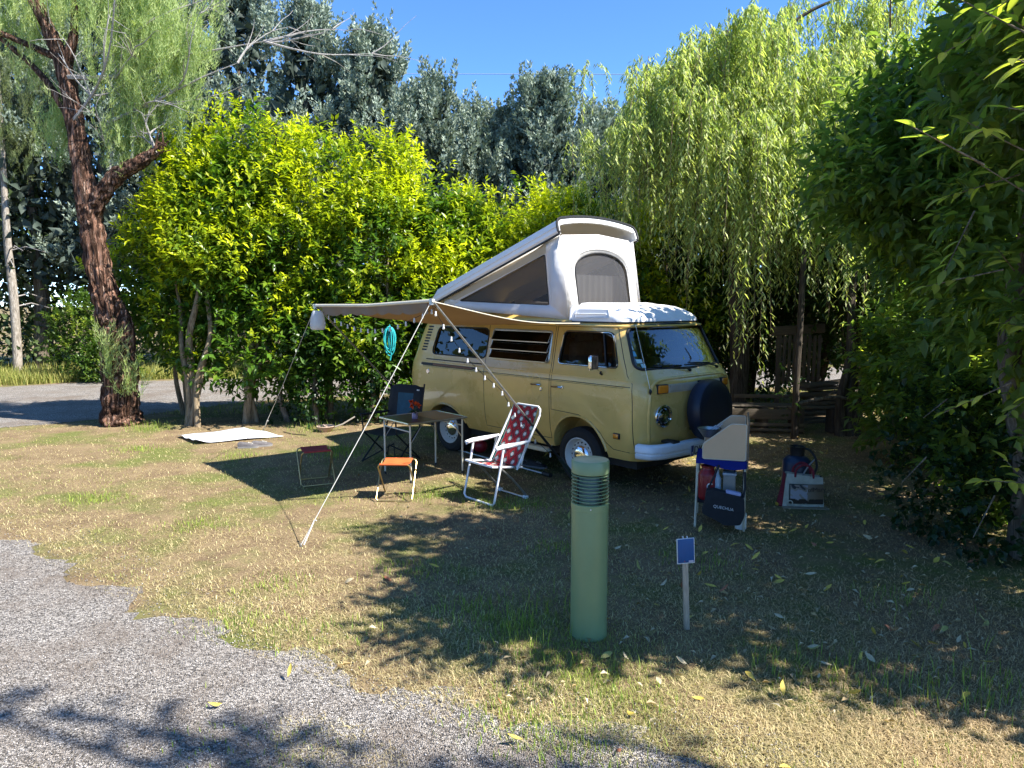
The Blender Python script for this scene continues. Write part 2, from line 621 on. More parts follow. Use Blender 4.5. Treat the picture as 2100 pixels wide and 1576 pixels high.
def lawn_grass():
    parts = []
    P = view_points(275000, 2.5, 15)
    near, far = inside(P, NEAR_ROAD), inside(P, FAR_ROAD)
    edge = (pn(P, 1.1, 3) + .6 * pn(P, 2.7, 8) > .35) | inside(P - np.array([.22, -.30, 0]), NEAR_ROAD) ^ inside(P, NEAR_ROAD)
    P = P[(~near | (edge & (RG.random(len(P)) < .22))) & ~far]
    n = len(P)
    g = pn(P, 1.0, 1) * .55 + pn(P, 3.1, 2) * .35 + RG.normal(size=n) * .22
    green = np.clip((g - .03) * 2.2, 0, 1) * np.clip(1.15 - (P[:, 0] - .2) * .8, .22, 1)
    green *= np.where((P[:, 0] > -2.0) & (P[:, 0] < .6) & (P[:, 1] > 6.6) & (P[:, 1] < 8.2), 1.7, 1).clip(0, 2)
    green = green.clip(0, 1)
    bare = .7 * pn(P, .8, 9) + .7 * pn(P, 2.3, 12) + RG.normal(size=n) * .22 > .42
    keep = ~(bare & (RG.random(n) < .8))
    P, green = P[keep], green[keep]; n = len(P)
    dry = lerp3((.68, .575, .31), (.25, .175, .085), RG.random(n) ** 1.2)
    gr = lerp3((.13, .19, .03), (.38, .41, .09), RG.random(n))
    C = dry * (1 - green[:, None]) + gr * green[:, None]
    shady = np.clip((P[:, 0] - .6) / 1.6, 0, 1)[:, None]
    C = C * (1 - .6 * shady) + lerp3((.68, .50, .31), (.28, .18, .105), RG.random(n)) * .6 * shady  # pinkish straw on the right, reddened further to offset the blue shade
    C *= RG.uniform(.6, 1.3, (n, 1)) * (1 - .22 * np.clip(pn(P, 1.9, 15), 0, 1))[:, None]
    ln = np.where(green > .5, RG.uniform(.2, 1.1, n), RG.uniform(1.05, 1.75, n))
    L = np.where(green > .5, RG.uniform(.012, .045, n), RG.uniform(.014, .055, n))
    W = RG.uniform(.0013, .0032, n) * (1 + P[:, 1] * .08)
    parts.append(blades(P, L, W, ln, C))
    return parts

TUFTS = [(.18, 4.3, 60, .16), (.05, 4.0, 60, .09), (-.05, 3.35, 90, .06), (.1, 3.15, 160, .055), (.26, 3.05, 160, .06), (-1.75, 4.3, 120, .05), (-1.2, 4.15, 90, .06), (-.3, 4.5, 90, .08), (-.1, 4.35, 90, .09),
         (1.65, 3.72, 90, .1), (2.2, 3.55, 60, .12), (2.55, 3.5, 50, .14), (-.2, 7.0, 160, .06), (-.9, 7.3, 160, .06), (.15, 6.9, 90, .07), (-1.7, 4.9, 120, .05), (-5.9, 11.3, 80, .16), (-3.2, 11.2, 90, .15), (-2.4, 9.6, 160, .12),
         (-2.3, 9.2, 120, .1), (2.6, 4.6, 60, .1), (1.5, 5.4, 90, .07), (3.0, 2.75, 90, .06), (2.0, 2.75, 120, .05), (2.4, 2.62, 120, .05), (.95, 2.75, 120, .05), (-.75, 5.2, 120, .06), (.35, 5.7, 120, .06), (-2.9, 6.3, 160, .05), (-4.3, 7.2, 160, .05), (-3.6, 9.2, 160, .06), (-5.2, 9.7, 160, .06), (.2, 3.6, 120, .06), (.5, 3.45, 90, .07), (-1.35, 3.1, 40, .04), (-1.0, 2.95, 40, .04)]

def tuft_grass():
    Ps, Ls, Cs, Ln = [], [], [], []
    for x, y, n, h in TUFTS:
        r = .10 + h * .5
        n = int(n * 1.8)
        q = np.stack([x + RG.normal(size=n) * r * 1.3, y + RG.normal(size=n) * r, np.zeros(n)], 1)
        Ps.append(q); Ls.append(RG.uniform(.5, 1.15, n) * h)
        Cs.append(lerp3((.12, .21, .03), (.34, .40, .07), RG.random(n)) * RG.uniform(.75, 1.2, (n, 1)))
        Ln.append(RG.uniform(.1, .8, n))
    P = np.concatenate(Ps); L = np.concatenate(Ls)
    return blades(P, L, RG.uniform(.003, .006, len(P)), np.concatenate(Ln), np.concatenate(Cs))

def verge_grass():
    n = 26000
    P = np.stack([RG.uniform(-22, -7.5, n), np.zeros(n), np.zeros(n)], 1)
    base = np.interp(P[:, 0], [-22, -12.4, -10.6, -7.5], [16.2, 17.3, 18.5, 19.2])
    P[:, 1] = base + RG.gamma(1.6, .9, n)
    k = RG.random(n)
    C = lerp3((.13, .18, .03), (.40, .36, .11), k)
    a = blades(P, RG.uniform(.12, .42, n), RG.uniform(.012, .02, n), RG.uniform(.1, .9, n), C)
    # lit grass beyond the hedge
    n = 14000
    P = np.stack([RG.uniform(-8, 9, n), RG.uniform(12.8, 16.5, n), np.zeros(n)], 1)
    P = P[~inside(P, FAR_ROAD)]; n = len(P)
    C = lerp3((.14, .19, .035), (.40, .33, .13), RG.random(n))
    b = blades(P, RG.uniform(.04, .12, n), RG.uniform(.008, .014, n), RG.uniform(.2, 1.2, n), C)
    return [a, b]

GP = lawn_grass()
V, F, C = join(GP + [tuft_grass()])
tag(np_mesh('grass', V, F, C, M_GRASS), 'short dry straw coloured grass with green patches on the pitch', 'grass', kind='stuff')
V, F, C = join(verge_grass())
tag(np_mesh('verge_grass', V, F, C, M_GRASS), 'taller green grass along the lane behind the hedge', 'grass', kind='stuff')

# loose stones of the near road
def stones():
    P = view_points(52000, 2.45, 9.5)
    near = inside(P, NEAR_ROAD)
    spill = pn(P, 1.4, 5) * .3 + RG.normal(size=len(P)) * .3
    Q = P.copy(); Q[:, 0] -= .35; Q[:, 1] -= .28
    P = P[near | (inside(Q, NEAR_ROAD) & (spill > .05))]
    n = len(P)
    oc = np.array([[1, 0, 0], [0, 1, 0], [-1, 0, 0], [0, -1, 0], [0, 0, 1.], [0, 0, -.4]])
    s = RG.uniform(.0025, .0062, (n, 1, 1)) * RG.uniform(.6, 1.3, (n, 1, 3))
    a = RG.random(n) * 2 * PI
    ca, sa = np.cos(a)[:, None], np.sin(a)[:, None]
    q = oc[None] * s * RG.uniform(.75, 1.25, (n, 6, 1))
    V = np.stack([q[..., 0] * ca - q[..., 1] * sa, q[..., 0] * sa + q[..., 1] * ca, q[..., 2]], -1) + P[:, None] + np.array([0, 0, .006])
    T = np.array([[0, 1, 4], [1, 2, 4], [2, 3, 4], [3, 0, 4], [1, 0, 5], [2, 1, 5], [3, 2, 5], [0, 3, 5]])
    F = (np.arange(n)[:, None, None] * 6 + T[None]).reshape(-1, 3)
    k = RG.random(n)
    C = lerp3((.05, .046, .042), (.50, .46, .42), k ** 1.7) * np.where(RG.random(n) < .1, .5, 1)[:, None]
    return V.reshape(-1, 3), F, np.repeat(C, 6, 0)
V, F, C = stones()
tag(np_mesh('gravel', V, F, C, M_attr('stone_chips', .85, .3)), 'loose grey stone chips on the gravel road', 'gravel', kind='stuff')
# ================================================================== camper van
PAINT = M('beige_paint', (.68, .455, .135), .28, var=.07, scale=1.5, coat=.6, bump=.05, bscale=2.6)
VWHITE = M('white_fibreglass', (.78, .78, .76), .38, var=.03, scale=3)
BLACK = M('black_rubber', (.012, .012, .013), .55)
TYRE = M('tyre_rubber', (.022, .021, .02), .85, var=.25, scale=14, bump=.2)
CHROME = M('chrome', (.82, .82, .82), .07, 1.0)
ALU = M('aluminium', (.62, .62, .60), .32, 1.0, var=.08, scale=20)
STEEL_W = M('white_wheel_enamel', (.66, .65, .60), .4, var=.08, scale=12)
AMBER = M('amber_lens', (.75, .24, .02), .15, coat=.5)
INTER = M('interior_vinyl', (.11, .085, .06), .7, var=.2)
SEAT = M('seat_cloth', (.34, .29, .24), .9, var=.2, scale=20)
CURTAIN = M('curtain_cloth', (.12, .09, .07), .9, var=.3, scale=9)
UNDER = M('underbody', (.018, .017, .016), .8, var=.3)
GLASS = M_glass('window_glass', (.36, .38, .37))
WSGLASS = M_glass('windshield_glass', (.70, .74, .74), .02, .10)
LENS = M_glass('lamp_glass', (.8, .84, .86), .03, .12)
NAVY = M('navy_vinyl', (.008, .012, .028), .42, var=.2, scale=5, bump=.06, bscale=12)
CANVAS = M_cloth('white_canvas', (.76, .74, .71), .22, bump=.5, bscale=7)
CANVAS_B = M_cloth('cream_canvas', (.60, .50, .34), .3, bump=.4, bscale=7)
NET = M_screen('dark_net', (.03, .03, .035), .22)
GREEN_L = M('dark_green_line', (.03, .045, .02), .4)

VTH = .7312
van = empty('camper_van', (1.303, 8.351, 0), VTH - PI / 2)
tag(van, 'beige camper van with raised pop-up roof parked on the pitch', 'van')

ZW = [(.38, .77), (.45, .80), (.60, .835), (.80, .855), (1.05, .862), (1.18, .858), (1.235, .846), (1.27, .832), (1.5, .79), (1.70, .752), (1.78, .735), (1.82, .705), (1.86, .63), (1.89, .54), (1.92, .42), (1.94, .25)]
ZF = [(.38, .93), (.45, .97), (.6, 1.01), (.8, 1.035), (1.0, 1.04), (1.15, 1.025), (1.22, 1.005), (1.27, .965), (1.32, .915), (1.36, .89), (1.55, .80), (1.74, .705), (1.80, .665), (1.835, .61), (1.865, .52), (1.89, .40), (1.92, .2), (1.94, -.1)]
ZR = [(.38, -3.2), (.5, -3.26), (1.0, -3.29), (1.25, -3.24), (1.5, -3.16), (1.7, -3.08), (1.78, -3.02), (1.84, -2.95), (1.89, -2.8), (1.925, -2.55), (1.94, -2.2)]
def lin(T, z): return float(np.interp(z, [a for a, b in T], [b for a, b in T]))

def half(z, ins=0.0):
    """plan outline at height z: front centre -> left side -> rear centre (y>=0)"""
    w, xf, xr = lin(ZW, z) - ins, lin(ZF, z) - ins, lin(ZR, z) + ins
    rf, rr, b = min(.23, w * .6), min(.22, w * .6), .075
    y0 = w - rf
    out = []
    for k in range(9):
        y = y0 * k / 8
        out.append((xf - b * (y / w) ** 2, y))
    cx = xf - b * (y0 / w) ** 2 - rf * .92
    for k in range(1, 8):
        t = PI / 2 * k / 7
        out.append((cx + rf * .92 * math.cos(t), y0 + rf * math.sin(t)))
    for k in range(1, 32):
        out.append((cx + (xr + rr - cx) * k / 32, w))
    for k in range(0, 7):
        t = PI / 2 * k / 6
        out.append((xr + rr - rr * math.sin(t), w - rr + rr * math.cos(t)))
    for k in range(1, 6):
        out.append((xr, (w - rr) * (1 - k / 5)))
    return out

def ring(z, ins=0.0):
    h = half(z, ins)
    return h + [(x, -y) for x, y in reversed(h[1:-1])]

def Yside(x, z):
    h = half(z)[8:-5]
    return float(np.interp(-x, [-p[0] for p in h], [p[1] for p in h]))
def Xfront(y, z):
    h = half(z)[:16]
    return float(np.interp(abs(y), [p[1] for p in h], [p[0] for p in h]))
def SR(x, z, off=0.0): return (x, -(Yside(x, z) + off), z)
def SF(y, z, off=0.0): return (Xfront(y, z) + off, y, z)

def loft_obj(name, zs, ins, mats, mi=0):
    P = [[(x, y, z) for x, y in ring(z, ins)] for z in zs]
    mb = MB().grid(P, closed_u=True)
    n = len(P[0])
    mb.f.append(tuple(range(n - 1, -1, -1)))
    mb.f.append(tuple((len(zs) - 1) * n + k for k in range(n)))
    o = mb.build(name, None, smooth=0)
    for m in mats: o.data.materials.append(m)
    for p in o.data.polygons: p.material_index = mi
    return o

zs = [.38, .41, .45, .52, .6, .7, .8, .9, 1.0, 1.08, 1.15, 1.19, 1.22, 1.25, 1.28, 1.36, 1.44, 1.52, 1.6, 1.68, 1.74, 1.78, 1.81, 1.84, 1.865, 1.89, 1.91, 1.925, 1.935, 1.94]
body = loft_obj('body', zs, 0, [PAINT, INTER], 0)
inner = loft_obj('cut', [.86, 1.0, 1.15, 1.22, 1.28, 1.45, 1.6, 1.74, 1.80, 1.85], .035, [PAINT, INTER], 1)

def cutter(poly, axis, a, b, mi=0):
    """prism of poly: axis 'y' -> poly is (x,z); axis 'x' -> poly is (y,z)"""
    mb = MB()
    n = len(poly)
    vs = []
    for q in (a, b):
        vs += [(p[0], q, p[1]) if axis == 'y' else (q, p[0], p[1]) for p in poly]
    mb.add(vs, [tuple(range(n)), tuple(range(2 * n - 1, n - 1, -1))] + [(i, (i + 1) % n, n + (i + 1) % n, n + i) for i in range(n)])
    o = mb.build('cut', None, smooth=0)
    for m in (PAINT, INTER): o.data.materials.append(m)
    for p in o.data.polygons: p.material_index = mi
    return o

W_REAR = round_poly([(-2.70, 1.33), (-1.53, 1.33), (-1.53, 1.705), (-2.60, 1.705)], .09)
W_LOUV = round_poly([(-1.44, 1.345), (-.41, 1.345), (-.41, 1.70), (-1.44, 1.70)], .04)
W_DOOR = round_poly([(-.26, 1.35), (.61, 1.35), (.57, 1.47), (.49, 1.71), (-.22, 1.71)], .06)
W_SHLD = round_poly([(-.765, 1.34), (0, 1.325), (.765, 1.34), (.675, 1.765), (0, 1.80), (-.675, 1.765)], .085, 6)
W_TAIL = round_poly([(-.60, 1.34), (.60, 1.34), (.55, 1.68), (-.55, 1.68)], .08)
ARCH_F = [(.06 + .405 * math.cos(R(t)), .375 + .415 * math.sin(R(t))) for t in range(-30, 211, 10)]
ARCH_R = [(-2.38 + .44 * math.cos(R(t)), .33 + .335 * math.sin(R(t))) for t in range(-30, 211, 10)]
cuts = [inner, cutter(W_REAR, 'y', -1.2, 1.2), cutter(W_LOUV, 'y', -1.2, 1.2), cutter(W_DOOR, 'y', -1.2, 1.2),
        cutter(W_SHLD, 'x', .44, 1.4), cutter(W_TAIL, 'x', -3.6, -2.8)]
for arch in (ARCH_F, ARCH_R):
    cuts += [cutter(arch, 'y', -1.2, -.50, 1), cutter(arch, 'y', .50, 1.2, 1)]
for c in cuts:
    m = body.modifiers.new('cut', 'BOOLEAN')
    m.operation = 'DIFFERENCE'; m.solver = 'EXACT'; m.object = c
bpy.context.view_layer.update()
dg = bpy.context.evaluated_depsgraph_get()
me = bpy.data.meshes.new_from_object(body.evaluated_get(dg))
body.modifiers.clear()
for c in cuts:
    d = c.data; bpy.data.objects.remove(c); bpy.data.meshes.remove(d)
old = body.data
bpy.data.objects.remove(body); bpy.data.meshes.remove(old)

bm = bmesh.new(); bm.from_mesh(me)
for co, no in (((-1.53, 0, 0), (1, 0, 0)), ((-.345, 0, 0), (1, 0, 0)), ((.83, 0, 0), (1, 0, 0)), ((0, 0, .475), (0, 0, 1)), ((0, 0, 1.765), (0, 0, 1))):
    bmesh.ops.bisect_plane(bm, geom=list(bm.verts) + list(bm.edges) + list(bm.faces), plane_co=co, plane_no=no, dist=1e-5)
def which(f):
    c = f.calc_center_median()
    if c.y < -.62 and .475 < c.z < 1.765 and f.material_index == 0:
        if -1.53 < c.x < -.345: return 1
        if -.345 < c.x < .83 and (c.z > .82 or math.hypot(c.x - .06, (c.z - .375)) > .46) and not (c.z < .82 and c.x < 0): return 2
    return 0
groups = {0: [], 1: [], 2: []}
for f in bm.faces: groups[which(f)].append(f)
tags = {f.index: k for k, fs in groups.items() for f in fs}
bm.faces.index_update()
bm.to_mesh(me)
keys = [None] * len(me.polygons)
bm.faces.ensure_lookup_table()
sel = [which(f) for f in bm.faces]
bm.free()
def body_piece(name, k):
    b2 = bmesh.new(); b2.from_mesh(me)
    b2.faces.ensure_lookup_table()
    kill = [f for i, f in enumerate(b2.faces) if sel[i] != k]
    bmesh.ops.delete(b2, geom=kill, context='FACES')
    m2 = bpy.data.meshes.new(name)
    b2.to_mesh(m2); b2.free()
    m2.materials.clear()
    m2.materials.append(PAINT); m2.materials.append(INTER)
    m2.shade_smooth(); m2.set_sharp_from_angle(angle=R(32))
    return link(name, m2, None, van)
body = body_piece('body', 0)
sdoor = tag(body_piece('sliding_door', 1), 'beige sliding side door with slatted window')
fdoor = tag(body_piece('front_door', 2), 'beige passenger door with chrome mirror')

# dark seams round the doors
def seam(pts, parent, name='door_seam', mat=BLACK, r=.0042, off=-.001, closed=False, flat=1.0):
    q = []
    P = pts + ([pts[0]] if closed else [])
    for i in range(len(P) - 1):
        a, b = Vector(P[i]), Vector(P[i + 1])
        n = max(1, int((b - a).length / .06))
        for k in range(n): q.append(a.lerp(b, k / n))
    if not closed: q.append(Vector(P[-1]))
    mb = MB().tube([SR(p.x, p.y, off) for p in q], r, 6, closed=closed, flat=flat)
    return mb.build(name, mat, parent)
seam([(-1.53, .475), (-.36, .475), (-.36, 1.765), (-1.53, 1.765)], sdoor, closed=True)
seam([(-.33, 1.765), (-.33, .82), (.1, .805), (.27, .745), (.40, .64), (.475, .54), (.56, .485), (.83, .475), (.835, 1.0), (.82, 1.2), (.74, 1.28), (.66, 1.45), (.53, 1.765), (-.33, 1.765)], fdoor)
seam([(-3.0, 1.222), (-1.53, 1.222), (-.36, 1.222), (.82, 1.222)], body, 'belt_crease', PAINT, .010, -.006)
# twin dark green line along the side
seam([(-2.86, 1.165), (-2.4, 1.165), (-1.70, 1.165), (-.50, 1.165), (.80, 1.165)], body, 'side_stripe', GREEN_L, .006, -.003)
seam([(-2.86, 1.150), (-.50, 1.150), (.72, 1.150)], body, 'side_stripe', GREEN_L, .0022, 0)
# sliding door rail
rail = seam([(-2.80, 1.255), (-1.58, 1.255)], body, 'slide_rail', BLACK, .008, 0)
mb = MB()
poly = round_poly([(-2.90, 1.172), (-1.75, 1.172), (-1.68, 1.188), (-1.70, 1.206), (-2.90, 1.206)], .012)
v, f = fill(poly)
MB().add([SR(x, z, .003) for x, z in v], f).build('rail_slot', BLACK, body, 0)
poly = round_poly([(-2.62, 1.178), (-1.80, 1.178), (-1.74, 1.188), (-1.78, 1.199), (-2.62, 1.199)], .008)
v, f = fill(poly)
MB().add([SR(x, z, .0055) for x, z in v], f).build('rail_liner', M('rust_red', (.20, .09, .045), .6), body, 0)
MB().lathe([(0, .008), (.03, .008), (.036, 0), (.036, -.01)], 18, trans(-2.74, -(Yside(-2.74, 1.10)), 1.085) @ rotm(90, 'X')).build('filler_lock', CHROME, body)
# rain gutter
MB().tube([(x, y, 1.778) for x, y in ring(1.778, -.018)], .012, 6, closed=True).build('rain_gutter', PAINT, body)
# engine vents on the rear pillar
for k in range(9):
    z = 1.70 - k * .040
    x0 = -2.945 - .0 + .045 * (z - 1.38) / .32 * 2.2
    poly = round_rect(x0, x0 + .115, z - .011, z + .011, .008, 3)
    v, f = fill(poly)
    MB().add([SR(x, q, .002) for x, q in v], f).build('vent_slot', BLACK, body, 0)
# wheel arch lips
for arch, nm in ((ARCH_F, 'front'), (ARCH_R, 'rear')):
    for s in (1, -1):
        pts = [(x, z) for x, z in arch if z > .42]
        MB().tube([(x, s * (Yside(x, z) + .002), z) for x, z in pts], .014, 6).build('arch_lip', PAINT, body)

# windows: frames and panes
def side_pane(poly, name, s, parent, ins=.018, mat=GLASS):
    v, f = fill([(x, z) for x, z in poly])
    cx = sum(p[0] for p in poly) / len(poly); cz = sum(p[1] for p in poly) / len(poly)
    w = [(cx + (x - cx) * 1.03, cz + (z - cz) * 1.06) for x, z in v]
    return MB().add([(x, s * (Yside(x, z) - ins), z) for x, z in w], f).build(name, mat, parent, 60)
def side_seal(poly, s, parent, mat, r, off=.0, name='window_seal'):
    return MB().tube([(x, s * (Yside(x, z) + off), z) for x, z in poly], r, 6, closed=True).build(name, mat, parent)
for s in (-1, 1):
    p1 = side_pane(W_REAR, 'window', s, body)
    side_seal(W_REAR, s, p1, BLACK, .010)
    d = fdoor if s < 0 else body
    p2 = side_pane(W_DOOR, 'window', s, d)
    side_seal(W_DOOR, s, p2, BLACK, .013, -.002)
    side_seal(W_DOOR, s, p2, CHROME, .005, .010, 'chrome_trim')
    MB().tube([(.44, s * (Yside(.44, 1.355) - .005), 1.355), (.35, s * (Yside(.35, 1.705) - .005), 1.705)], .010, 6).build('quarter_bar', BLACK, p2)
side_pane(W_LOUV, 'window', 1, body)
side_seal(W_LOUV, 1, body, BLACK, .012)
side_pane(W_LOUV, 'insect_net', -1, sdoor, .03, NET)
side_seal(W_LOUV, -1, sdoor, ALU, .011, .004, 'window_frame')
for k, zt in enumerate((1.690, 1.578, 1.466)):
    slat = MB()
    a, b, h, out = -1.425, -.425, .118, .062
    yt, yb = -(Yside(-.9, zt) + .002), -(Yside(-.9, zt) + .002 + out)
    slat.grid([[(a, yt, zt), (b, yt, zt)], [(a, yb, zt - h), (b, yb, zt - h)]])
    so = slat.build('louvre_slat', GLASS, sdoor, 0)
    solidify(so, .005)
    MB().tube([(a, yt, zt), (b, yt, zt), (b, yb, zt - h), (a, yb, zt - h)], .0065, 6, closed=True).build('slat_frame', ALU, so)
    for q in (a, b): MB().tube([(q, yt, zt - .09), (q, yb, zt - h)], .004, 5).build('slat_stay', ALU, so)
ws = [[SF(q * (lin(ZW, z) - .014), z, -.016) for q in np.linspace(-1, 1, 31)] for z in np.linspace(1.305, 1.815, 10)]
wsh = MB().grid(ws).build('windshield', WSGLASS, body, 60)
MB().tube([SF(y, z, .0) for y, z in W_SHLD], .017, 8, closed=True).build('windshield_seal', BLACK, wsh)
for i, (y, z, w_, h_, c) in enumerate(((-.70, 1.62, .03, .03, (.35, .6, .62)), (-.705, 1.56, .03, .035, (.5, .62, .6)), (-.705, 1.50, .035, .05, (.12, .42, .6)), (-.685, 1.425, .06, .04, (.45, .68, .68)), (-.66, 1.38, .05, .04, (.4, .62, .65)))):
    MB().grid([[SF(y - w_ / 2, z - h_ / 2, -.012), SF(y + w_ / 2, z - h_ / 2, -.012)], [SF(y - w_ / 2, z + h_ / 2, -.012), SF(y + w_ / 2, z + h_ / 2, -.012)]]).build('sticker', M('sticker_%s' % 'abcde'[i], c, .5), wsh, 0)
for yb, yt, zt in ((-.02, -.52, 1.39), (.56, .04, 1.39)):
    w = MB().tube([SF(yb, 1.305, .02), SF(yb, 1.315, .035), SF((yb + yt) / 2, 1.365, .03)], .007, 6)
    w.tube([SF(yt - .02, 1.378, .012), SF((yb + yt) / 2 + .16, 1.358, .012)], .008, 6)
    w.lathe([(.014, 0), (.014, .03), (0, .034)], 10, trans(*SF(yb, 1.305, .0)) @ rotm(90, 'Y'))
    w.build('wiper', BLACK, body)
v, f = fill(W_TAIL)
MB().add([(lin(ZR, z) + .02, y, z) for y, z in v], f).build('rear_window', GLASS, body, 0)

# front: lamps, grille, ridge, bumper, plate
ridge = [(-.70, .58), (-.735, .80), (-.735, 1.02), (-.70, 1.16), (-.62, 1.215), (-.45, 1.235), (0, 1.24)]
ridge = ridge + [(-y, z) for y, z in reversed(ridge[:-1])]
MB().tube([SF(p.x, p.y, -.012) for p in smooth_path([(y, z, 0) for y, z in ridge], 4)], .022, 8).build('front_ridge', PAINT, body, 60)
for s in (-1, 1):
    y, z = s * .57, .868
    x = Xfront(y, z)
    t = trans(x - .02, y, z) @ rotm(s * 6, 'Z') @ rotm(90, 'Y')
    hl = MB().lathe([(.0, .0), (.10, .0), (.118, .008), (.122, .03), (.116, .048), (.104, .054), (.094, .048), (.090, .036)], 28, t, caps=False).build('headlight', CHROME, van)
    MB().lathe([(.091, .038), (.082, .054), (.055, .067), (.025, .073), (0, .074)], 28, t).build('lens', LENS, hl)
    MB().lathe([(.088, .034), (.06, .016), (.02, .004), (0, .003)], 24, t).build('reflector', CHROME, hl)
    bk = MB().lathe([(.122, .012), (.16, .004), (.175, -.012)], 28, t, caps=False).build('lamp_surround', PAINT, hl)
    # indicator
    ye0, ye1 = s * .645, s * .50
    xi = Xfront(s * .57, 1.145)
    ti = trans(xi - .004, s * .572, 1.145) @ rotm(s * 9, 'Z')
    ind = MB().box((0, 0, 0), (.04, .155, .098), ti, .008).build('indicator', BLACK, van)
    MB().box((.012, 0, 0), (.045, .137, .082), ti, .012).build('lens', AMBER, ind)
    # side marker
    xm, zm = .63, .64
    mk = MB().box((xm, s * (Yside(xm, zm) + .008), zm), (.085, .025, .062), None, .006).build('side_marker', BLACK, van)
    MB().box((xm - .004, s * (Yside(xm, zm) + .017), zm), (.068, .02, .046), None, .006).build('lens', AMBER, mk)
gr = MB()
gz0, gz1 = 1.10, 1.188
gr.grid([[SF(y, z, .004) for y in np.linspace(-.485, .485, 21)] for z in (gz0, gz1)])
for y in np.linspace(-.45, .45, 46):
    gr.box((Xfront(y, 1.145) + .010, y, (gz0 + gz1) / 2), (.012, .009, .070))
grille = gr.build('air_grille', M('grille_cream', (.50, .44, .34), .45), van, 0)
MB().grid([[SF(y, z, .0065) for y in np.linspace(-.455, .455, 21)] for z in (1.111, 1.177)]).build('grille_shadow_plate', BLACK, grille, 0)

BUMP = M('white_bumper', (.70, .73, .76), .35, var=.05, scale=10)
def sweep(path, prof, name, mat, parent):
    P = smooth_path(path, 6)
    rows = []
    for i, p in enumerate(P):
        d = (P[min(i + 1, len(P) - 1)] - P[max(i - 1, 0)]).normalized()
        n = Vector((-d.y, d.x, 0)) * -1
        rows.append([tuple(p + n * o + Vector((0, 0, h))) for o, h in prof])
    return MB().grid(rows).build(name, mat, parent, 50)
half_b = [(.905, -.86), (.985, -.845), (1.06, -.80), (1.115, -.66), (1.145, -.35)]
path = [(x, y, .525) for x, y in half_b] + [(1.155, 0, .525)] + [(x, -y, .525) for x, y in reversed(half_b)]
prof = [(-.03, -.072), (.012, -.078), (.028, -.066), (.030, -.030), (.022, -.024), (.022, -.012), (.034, -.004), (.034, .050), (.022, .066), (-.03, .074), (-.05, .07), (-.05, -.07), (-.03, -.072)]
bump = sweep(path, prof, 'front_bumper', BUMP, van)
for y in (-.5, .5): MB().box((1.06, y, .60), (.16, .12, .03), None, .01).build('bumper_pad', BLACK, bump)
sweep([(-3.28, .70, .5), (-3.33, .5, .5), (-3.35, 0, .5), (-3.33, -.5, .5), (-3.28, -.70, .5)], [(-o, h) for o, h in prof], 'rear_bumper', BUMP, van)
pl = MB().box((1.198, -.075, .50), (.008, .52, .112), None, .003).build('number_plate', M('plate_white', (.60, .60, .58), .4), van)
MB().box((1.203, -.313, .50), (.003, .042, .106)).build('plate_band', M('plate_blue', (.01, .03, .16), .4), pl)
text('plate_letters', 'DK-80', .118, BLACK, trans(1.2035, -.285, .459) @ rotm(90, 'Z') @ rotm(90, 'X'), pl)
text('plate_letters', 'F', .034, M('plate_letter_white', (.8, .8, .8), .5), trans(1.205, -.324, .462) @ rotm(90, 'Z') @ rotm(90, 'X'), pl)

# spare wheel under its dark cover
sp = MB()
spm = trans(1.085, .03, .885) @ rotm(-4, 'Y') @ rotm(90, 'Y')
sp.lathe([(0, .0), (.28, .0), (.315, .018), (.328, .05), (.328, .135), (.318, .165), (.285, .182), (.20, .188), (0, .190)], 40, spm)
spare = sp.build('spare_wheel_cover', NAVY, van, 40)
MB().tube([tuple(spm @ Vector((.31 * math.cos(t), .31 * math.sin(t), .168))) for t in np.linspace(0, 2 * PI, 40, endpoint=False)], .006, 6, closed=True).build('cover_piping', NAVY, spare)
MB().box((1.06, .03, .70), (.06, .30, .05)).box((1.06, .03, 1.0), (.06, .05, .4)).build('spare_bracket', BLACK, spare)

# mirror, aerial, handles
mr = MB().tube([(.40, -.845, 1.295), (.405, -.90, 1.325), (.41, -.955, 1.37)], .008, 8).build('mirror_arm', CHROME, fdoor)
mm = trans(.415, -.985, 1.405) @ rotm(12, 'Z')
MB().box((0, 0, 0), (.05, .15, .165), mm, .024).build('door_mirror', CHROME, fdoor)
MB().box((.022, 0, 0), (.012, .128, .14), mm, .01).build('mirror_back', BLACK, fdoor)
MB().tube([(.405, -.83, 1.27), (.405, -.86, 1.285), (.405, -.85, 1.305)], .012, 8).build('mirror_foot', BLACK, fdoor)
xa = Xfront(-.735, 1.13)
MB().tube([(xa + .012, -.745, 1.10), (xa + .018, -.748, 1.13), (xa + .012, -.748, 1.16)], [.006, .017, .006], 10).build('aerial_base', BLACK, van)
MB().tube([(xa + .012, -.75, 1.16), (xa - .06, -.775, 1.45), (xa - .18, -.76, 1.80)], .0028, 5).build('aerial', ALU, van)
for x, d in ((-.56, sdoor), (-.22, fdoor)):
    z = 1.085
    y = -Yside(x, z)
    hd = MB().tube([(x - .065, y, z), (x - .06, y - .035, z + .002), (x + .04, y - .038, z + .004), (x + .065, y - .012, z)], .011, 8).build('door_handle', CHROME, d)
    MB().lathe([(0, .012), (.018, .010), (.022, 0)], 14, trans(x + .07, y, z - (.05 if d is sdoor else 0)) @ rotm(90, 'X')).build('lock', CHROME, hd)
# pressed oval round the sliding door handle
el = [(-.575 + .075 * math.cos(t), 1.06 + .155 * math.sin(t)) for t in np.linspace(0, 2 * PI, 30, endpoint=False)]
MB().tube([SR(x, z, -.002) for x, z in el], .005, 6, closed=True).build('handle_recess', PAINT, sdoor)

